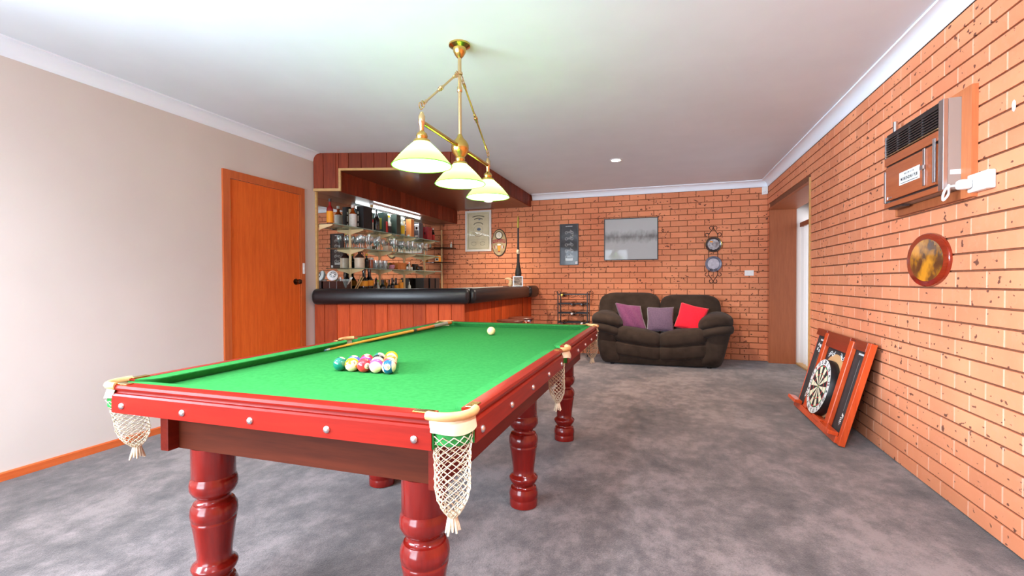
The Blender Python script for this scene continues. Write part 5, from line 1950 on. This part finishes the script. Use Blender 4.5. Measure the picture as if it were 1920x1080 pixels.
def carton(px, z, hgt, w, dpt, mat, name, label, x=None, marks_=None, group='gift boxes on the bar shelves', cat='box', rz=0):
    X = XSH if x is None else x
    yy = at_px(px, z, X)
    t = thing(name, (X, yy, z), label, cat, group, rot=(0, 0, math.radians(rz)))
    Mx = wm(t)
    B(Mx).box(-dpt / 2, dpt / 2, -w / 2, w / 2, 0.0005, hgt, 0.002).done('carton', mat, t)
    FMx = Mx @ frame_M((dpt / 2 + 0.0006, 0, 0), (0, 1, 0), (0, 0, 1))
    FMy = Mx @ frame_M((0, -w / 2 - 0.0006, 0), (1, 0, 0), (0, 0, 1))
    for (side, x0, x1, y0, y1, mm) in (marks_ or []):
        flat(FMx if side == 'x' else FMy, [(x0, y0), (x1, y0), (x1, y1), (x0, y1)], 0.0, 'printed_panel', mm, t)
    return t


z0 = SZ[0] + 0.0035
bottle(619, z0, 0.285, 0.036, 'red_glass', 'label_orange', 'foil_dark', 'whisky_bottle', 'amber spirit bottle with an orange label nearest the door', neck=0.42, lab0=0.05, lab1=0.5)
bottle(662, z0, 0.275, 0.045, 'amber_glass', 'label_white', 'label_white', 'liqueur_bottle', 'amber bottle with a broad cream label on the top shelf', neck=0.40, lab0=0.02, lab1=0.60)
carton(684, z0, 0.285, 0.19, 0.10, 'label_dark', 'gift_box', 'wide black gift box with white vertical lettering on the top shelf',
       marks_=[('y', -0.035, -0.018, 0.10, 0.17, 'print_white'), ('y', -0.035, -0.018, 0.19, 0.22, 'print_white'), ('y', -0.035, -0.018, 0.04, 0.075, 'print_white')])
bottle(697.5, z0, 0.20, 0.020, 'clear_bottle', 'label_red', 'label_yellow', 'miniature_bottle', 'slim bottle with a red and yellow label beside the black box', lab0=0.55, lab1=0.75)
bottle(706, z0, 0.30, 0.042, 'black_glass', None, 'black_glass', 'port_bottle', 'black bottle with sloping shoulders on the top shelf', neck=0.30, shoulder='slope')
carton(718, z0, 0.275, 0.11, 0.09, plain('dark_green_carton', (36, 60, 52), 0.5), 'gift_box', 'dark green gift box behind the black bottle', x=XSH - 0.03, marks_=[('y', -0.02, 0.02, 0.05, 0.20, 'gilt')])
bottle(729, z0, 0.255, 0.036, 'clear_bottle', 'label_dark', 'cap_yellow', 'gin_bottle', 'clear bottle with a yellow cap and dark label', neck=0.45, lab0=0.05, lab1=0.42)
carton(723.5, z0, 0.16, 0.035, 0.05, 'label_red', 'gift_box', 'narrow red box between the green box and yellow-capped bottle')
carton(742, z0, 0.285, 0.11, 0.10, plain('bottle_green_carton', (52, 66, 58), 0.4), 'gift_box', 'tall grey-green gift box near the middle of the top shelf', x=XSH - 0.01)
bottle(754, z0, 0.275, 0.036, 'clear_bottle', 'label_yellow', 'label_white', 'tequila_bottle', 'clear bottle with a yellow label on the top shelf', neck=0.45, lab0=0.12, lab1=0.55)
carton(769, z0, 0.27, 0.085, 0.085, plain('orange_carton', (226, 140, 76), 0.5), 'gift_box', 'tall orange gift box on the top shelf', marks_=[('y', -0.02, 0.018, 0.0, 0.04, 'print_white')])
carton(785, z0, 0.245, 0.125, 0.085, plain('slate_carton', (84, 84, 96), 0.5), 'gift_box', 'slate grey box with a white border and red fruit print',
       marks_=[('y', -0.035, 0.035, 0.20, 0.225, 'print_white'), ('y', -0.028, 0.028, 0.13, 0.19, 'print_white'), ('y', -0.02, 0.02, 0.14, 0.18, 'label_red'), ('y', -0.03, 0.02, 0.03, 0.05, 'label_white'), ('y', 0.036, 0.041, 0.0, 0.24, 'print_white')])
carton(801, z0, 0.215, 0.15, 0.10, plain('crimson_carton', (170, 34, 44), 0.4), 'gift_box', 'crimson gift box at the brick end of the top shelf', x=XSH - 0.02, marks_=[('y', -0.008, 0.008, 0.09, 0.13, 'label_dark')])
bottle(812, z0, 0.215, 0.028, 'black_glass', 'label_red', 'foil_white', 'sauce_bottle', 'small dark bottle with a red label at the end of the top shelf', neck=0.5)

# stemmed glasses
GP = [(0.030, 0.0), (0.028, 0.002), (0.006, 0.006), (0.0035, 0.012), (0.0035, 0.070), (0.010, 0.078), (0.026, 0.095), (0.033, 0.118), (0.032, 0.145), (0.027, 0.168)]
FP = [(0.028, 0.0), (0.026, 0.002), (0.005, 0.006), (0.0035, 0.012), (0.0035, 0.060), (0.010, 0.075), (0.020, 0.105), (0.023, 0.150), (0.021, 0.185)]
TP = [(0.026, 0.0), (0.026, 0.003), (0.030, 0.010), (0.034, 0.110)]
gm = {}
z1 = SZ[1] + 0.0035
spots = []
for i, px in enumerate((672, 680, 688, 696, 704, 711, 718, 735, 743, 751, 758, 765, 771, 777, 783)):
    spots.append((px, (i % 2) * 0.075 + 0.045, 'W' if i % 3 != 2 else 'F'))
for i, px in enumerate((676, 692, 708, 739, 755, 774, 788, 792, 796, 800)):
    spots.append((px, 0.155, 'F' if i % 2 else 'W'))
ordn = ['first', 'second', 'third', 'fourth', 'fifth', 'sixth', 'seventh', 'eighth', 'ninth', 'tenth', 'eleventh', 'twelfth', 'thirteenth', 'fourteenth', 'fifteenth', 'sixteenth', 'seventeenth']
cnt = {'W': 0, 'F': 0}
spots.sort(key=lambda t: t[0])
for (px, dx, kd) in spots:
    X = XM + dx
    yy = on(px, 450, 'x', X).y
    yy = min(max(yy, 4.74), 6.93)
    nm = 'wine_glass' if kd == 'W' else 'champagne_flute'
    if kd not in gm:
        o = B().lathe({'W': GP, 'F': FP}[kd], 18, (X, yy, z1), cap=False).done(nm, 'wineglass', smooth=True, angle=60, origin=(X, yy, z1))
        gm[kd] = o.data
    else:
        o = share(gm[kd], nm, None, (X, yy, z1))
    tag(o, '%s clear %s from the door on the middle shelf' % (ordn[cnt[kd]], 'wine glass' if kd == 'W' else 'champagne flute'), 'glass', 'stemmed glasses on the middle shelf')
    cnt[kd] += 1
carton(726, z1, 0.075, 0.10, 0.08, M_['stoneware'], 'small_tin', 'low beige tin among the glasses on the middle shelf', x=XM + 0.12, cat='tin')
carton(821, 1.4905, 0.10, 0.08, 0.07, 'label_orange', 'small_box', 'orange and white box on the lower corner shelf', x=XM + 0.12, cat='box', marks_=[('y', -0.03, 0.03, 0.01, 0.06, 'print_white'), ('y', -0.015, 0.02, 0.02, 0.05, 'blue_ink')])
bottle(846, 1.7405, 0.10, 0.018, 'clear_bottle', None, 'chrome', 'shot_bottle', 'tiny clear bottle on the upper corner shelf', x=XM + 0.20)

# bottom shelf
z2 = SZ[2] + 0.0035


def jug(px, z, r, hgt, label, x=None):
    X = XSH if x is None else x
    yy = at_px(px, z, X)
    t = thing('stoneware_jug', (X, yy, z), label, 'jug')
    B().lathe([(0.001, 0), (r, 0.001), (r, hgt * 0.62)], 22, (X, yy, z)).done('body', 'stoneware', t, smooth=True, angle=50)
    B().lathe([(r, hgt * 0.62), (r * 0.93, hgt * 0.68), (r * 0.45, hgt * 0.84), (r * 0.32, hgt * 0.88), (r * 0.34, hgt), (0.001, hgt)], 22, (X, yy, z)).done('glazed_top', plain('brown_glaze', (62, 34, 28), 0.15, coat=0.5), t, smooth=True, angle=50)
    B().tube([(X + r * 0.3, yy, z + hgt * 0.97), (X + r * 0.75, yy, z + hgt * 0.95), (X + r * 0.80, yy, z + hgt * 0.80), (X + r * 0.7, yy, z + hgt * 0.74)], 0.006, 6).done('handle', 'brown_glass', t, smooth=True)


jug(674, z2, 0.062, 0.205, 'beige stoneware jug with a brown glazed neck on the bottom shelf')
bottle(687, z2, 0.185, 0.026, 'black_glass', 'label_dark', 'label_yellow', 'stubby_bottle', 'black stubby bottle with a gold neck on the bottom shelf', neck=0.45)
q = (XSH, at_px(695, z2))
t = thing('beer_glass', (q[0], q[1], z2), 'glass of dark ale with a cream head on the bottom shelf', 'glass')
B().lathe([(0.001, 0.001), (0.026, 0.001), (0.034, 0.115), (0.001, 0.115)], 18, (q[0], q[1], z2)).done('ale', 'amber_glass', t, smooth=True, angle=50)
B().lathe([(0.036, 0.115), (0.038, 0.135), (0.030, 0.142), (0.001, 0.143)], 18, (q[0], q[1], z2)).done('foam', 'label_white', t, smooth=True)
for i, (px, dx) in enumerate(((701, 0.06), (705, 0.15), (709, 0.08), (713, 0.16), (722, 0.17))):
    X = XM + dx
    yy = on(px, 450, 'x', X).y
    if 'T' not in gm:
        o = B().lathe(TP, 16, (X, yy, z2), cap=False).done('tumbler', 'wineglass', smooth=True, angle=60, origin=(X, yy, z2))
        gm['T'] = o.data
    else:
        o = share(gm['T'], 'tumbler', None, (X, yy, z2))
    tag(o, '%s small clear tumbler from the door on the bottom shelf' % ordn[i], 'glass', 'tumblers on the bottom shelf')
q = (XSH - 0.02, at_px(719, z2, XSH - 0.02))
t = thing('printed_mug', (q[0], q[1], z2), 'white mug with red print on the bottom shelf', 'mug')
B().lathe([(0.001, 0.0), (0.042, 0.001), (0.043, 0.105), (0.039, 0.105), (0.038, 0.01), (0.001, 0.008)], 22, (q[0], q[1], z2)).done('cup', 'white', t, smooth=True, angle=50)
B().tube([(q[0] + 0.03, q[1] + 0.032 , z2 + 0.085), (q[0] + 0.045, q[1] + 0.055, z2 + 0.08), (q[0] + 0.045, q[1] + 0.055, z2 + 0.04), (q[0] + 0.03, q[1] + 0.032, z2 + 0.03)], 0.006, 6).done('handle', 'cap_green', t, smooth=True)
flat(frame_M((q[0] + 0.010, q[1] - 0.0436, z2 + 0.07), (1, 0, 0), (0, 0, 1)), [(-0.012, -0.012), (0.012, -0.012), (0.012, 0.012), (-0.012, 0.012)], 0.0, 'printed_patch', 'label_red', t)
q = (XSH + 0.03, at_px(733, z2, XSH + 0.03))
t = thing('pink_bowl', (q[0], q[1], z2), 'small pink flowered bowl on the bottom shelf', 'bowl')
B().lathe([(0.001, 0.0), (0.030, 0.001), (0.048, 0.025), (0.052, 0.060), (0.049, 0.060), (0.040, 0.02), (0.001, 0.012)], 22, (q[0], q[1], z2)).done('bowl', noisy('pink_floral_glaze', (206, 70, 120), (240, 200, 206), 60, 2, 0.3), t, smooth=True, angle=60)
carton(750, z2, 0.10, 0.27, 0.09, noisy('carved_orange_timber', (196, 104, 48), (230, 146, 80), 20, 4, 0.5), 'carved_box', 'long carved orange timber box on the bottom shelf', x=XSH - 0.01, cat='box')
for i, (px, mm, cm, h_) in enumerate(((763.5, 'green_glass', 'label_red', 0.10), (767, 'clear_bottle', 'white', 0.115), (771, 'amber_glass', 'label_orange', 0.085))):
    bottle(px, z2, h_, 0.016, mm, 'label_white', cm, 'miniature_bottle', ['green miniature bottle with a red cap on the bottom shelf', 'clear miniature bottle with a white cap on the bottom shelf', 'amber miniature bottle on the bottom shelf'][i], x=XM + 0.16, neck=0.5)
carton(777, z2, 0.10, 0.10, 0.06, 'label_dark', 'black_tin', 'black tin behind the miniatures on the bottom shelf', x=XSH - 0.03, cat='tin')
q = (XSH + 0.02, at_px(786, z2, XSH + 0.02))
t = thing('black_camera', (q[0], q[1], z2), 'small black camera near the brick end of the bottom shelf', 'camera')
B().box(q[0] - 0.03, q[0] + 0.03, q[1] - 0.055, q[1] + 0.055, z2, z2 + 0.065, 0.006).done('body', 'black', t)
B().cyl((q[0], q[1] - 0.055, z2 + 0.034), (q[0], q[1] - 0.085, z2 + 0.034), 0.022).done('lens', 'chrome', t, smooth=True)

# on the back bench; only their tops rise above the bar
zb = 0.951
XBB = XM + 0.13


def bench_y(px, x=XBB):
    return on(px, 530, 'x', x).y


yc = bench_y(614)
t = thing('dark_cabinet', (XL + 0.14, 4.54, 1.079), 'small dark brown cabinet at the door end behind the bar', 'cabinet')
B().box(XM + 0.012, XM + 0.20, 4.385, 4.635, 1.0785, 1.170, 0.003).done('body', wood('very_dark_timber', (54, 26, 22), (70, 36, 30), 'z', 0.4, 0.2), t)
B().box(XM + 0.10, XM + 0.104, 4.3835, 4.3848, 1.09, 1.16).done('front_line', 'print_grey', t)
q = Vector((XM + 0.075, 4.47, 1.232))
t = thing('white_disc_light', q, 'white oval push light with a ring of dark dots on the dark cabinet', 'light')
DR = Matrix.Rotation(math.radians(62), 3, 'X') @ Matrix.Rotation(math.radians(20), 3, 'Y')
DR = Vector((0.45, -0.85, 0.25)).to_track_quat('Z', 'Y').to_matrix()
B().lathe([(0.001, -0.030), (0.045, -0.026), (0.060, -0.008), (0.060, 0.006), (0.046, 0.020), (0.001, 0.026)], 28, q, DR).done('body', 'white', t, smooth=True)
B().lathe([(0.032, 0.024), (0.036, 0.026), (0.036, 0.0265), (0.032, 0.0275)], 24, q + DR @ Vector((0.008, 0.006, 0)), DR, cap=False).done('ring', 'black', t, smooth=True)
for k in range(6):
    a = k * PI / 3
    c = q + DR @ Vector((0.008 + 0.021 * math.cos(a), 0.006 + 0.021 * math.sin(a), 0.0245))
    B().lathe([(0.0065, 0), (0.0065, 0.0025), (0.001, 0.003)], 12, c, DR).done('dot', 'black', t, smooth=True)
yv = bench_y(643, XM + 0.16)
zv = ZT + 0.001
t = thing('glass_vase', (XM + 0.16, yv, zv), 'flared ribbed glass vase with white stirrers behind the bar', 'vase')
B().lathe([(0.036, 0.0), (0.040, 0.008), (0.052, 0.05), (0.070, 0.09), (0.080, 0.115)], 24, (XM + 0.16, yv, zv), cap=False).done('bowl', 'wineglass', t, smooth=True)
for (dx, dy, ex, ey) in ((-0.01, -0.02, 0.02, -0.10), (0.02, 0.02, 0.11, 0.10), (0.01, 0.03, 0.12, 0.13)):
    B().tube([(XM + 0.16 + dx, yv + dy, zv + 0.008), (XM + 0.16 + ex * 0.6, yv + ey * 0.6, zv + 0.135)], 0.006, 6).done('stirrer', 'white', t, smooth=True)
for i, px in enumerate((665, 669)):
    yy = bench_y(px)
    tag(B().tube([(XBB - 0.03, yy - 0.06, zb + 0.001), (XBB + 0.06, yy + 0.05, zb + 0.27)], 0.008, 6).done('wooden_stick', 'pine', smooth=True), ['pale wooden stick leaning behind the bar nearer the vase', 'pale wooden stick leaning behind the bar nearer the black bottles'][i], 'stick')
BT = [(682, 0.37, 0.052, 'black_glass', 'label_orange', 'black_glass', 'large black bottle with an orange label behind the bar, nearer the door', 0.42, 0.60),
      (692, 0.38, 0.052, 'black_glass', 'label_orange', 'black_glass', 'large black bottle with an orange label behind the bar, nearer the brick wall', 0.42, 0.60),
      (699.5, 0.22, 0.022, 'green_glass', 'label_white', 'foil_gold', 'small green bottle with a gold top behind the bar', 0.1, 0.5),
      (703.5, 0.24, 0.022, 'black_glass', 'label_white', 'foil_dark', 'small black bottle behind the bar beside the lime cap', 0.1, 0.5),
      (708, 0.235, 0.024, 'clear_bottle', None, 'cap_green', 'bottle with a lime green cap behind the bar', 0.1, 0.5),
      (717, 0.235, 0.050, 'black_glass', 'label_dark', 'foil_dark', 'stout dark bottle behind the bar under the middle upright', 0.1, 0.5),
      (729, 0.235, 0.028, 'black_glass', None, 'foil_dark', 'dark bottle behind the bar left of the tall one', 0.1, 0.5),
      (735, 0.26, 0.032, 'black_glass', None, 'foil_dark', 'tall dark bottle behind the bar with a black cap', 0.1, 0.5),
      (742, 0.26, 0.034, 'black_glass', 'label_orange', 'foil_dark', 'dark bottle with a gold label behind the bar', 0.3, 0.62),
      (751, 0.235, 0.036, 'amber_glass', 'label_orange', 'label_orange', 'orange bottle behind the bar', 0.3, 0.85),
      (767, 0.235, 0.022, 'clear_bottle', None, 'black', 'small pale bottle with a black cap behind the bar', 0.1, 0.5)]
for (px, hh, r, bm_, lm_, cm_, lb_, l0, l1) in BT:
    bottle(px, zb, hh, r, bm_, lm_, cm_, 'bar_bottle', lb_, x=XBB, neck=0.40, lab0=l0, lab1=l1, group='bottles on the back bench')
for i, (px, w_) in enumerate(((791, 0.15), (803, 0.15), (813, 0.13))):
    carton(px, zb, 0.265, w_, 0.14, plain('charcoal_canister_%d' % i, (40 + 6 * i, 38 + 6 * i, 40 + 6 * i), 0.35), 'black_box', ['black box behind the bar nearest the door', 'middle black box behind the bar', 'black box behind the bar nearest the brick wall'][i], x=XBB, group='black boxes on the back bench')
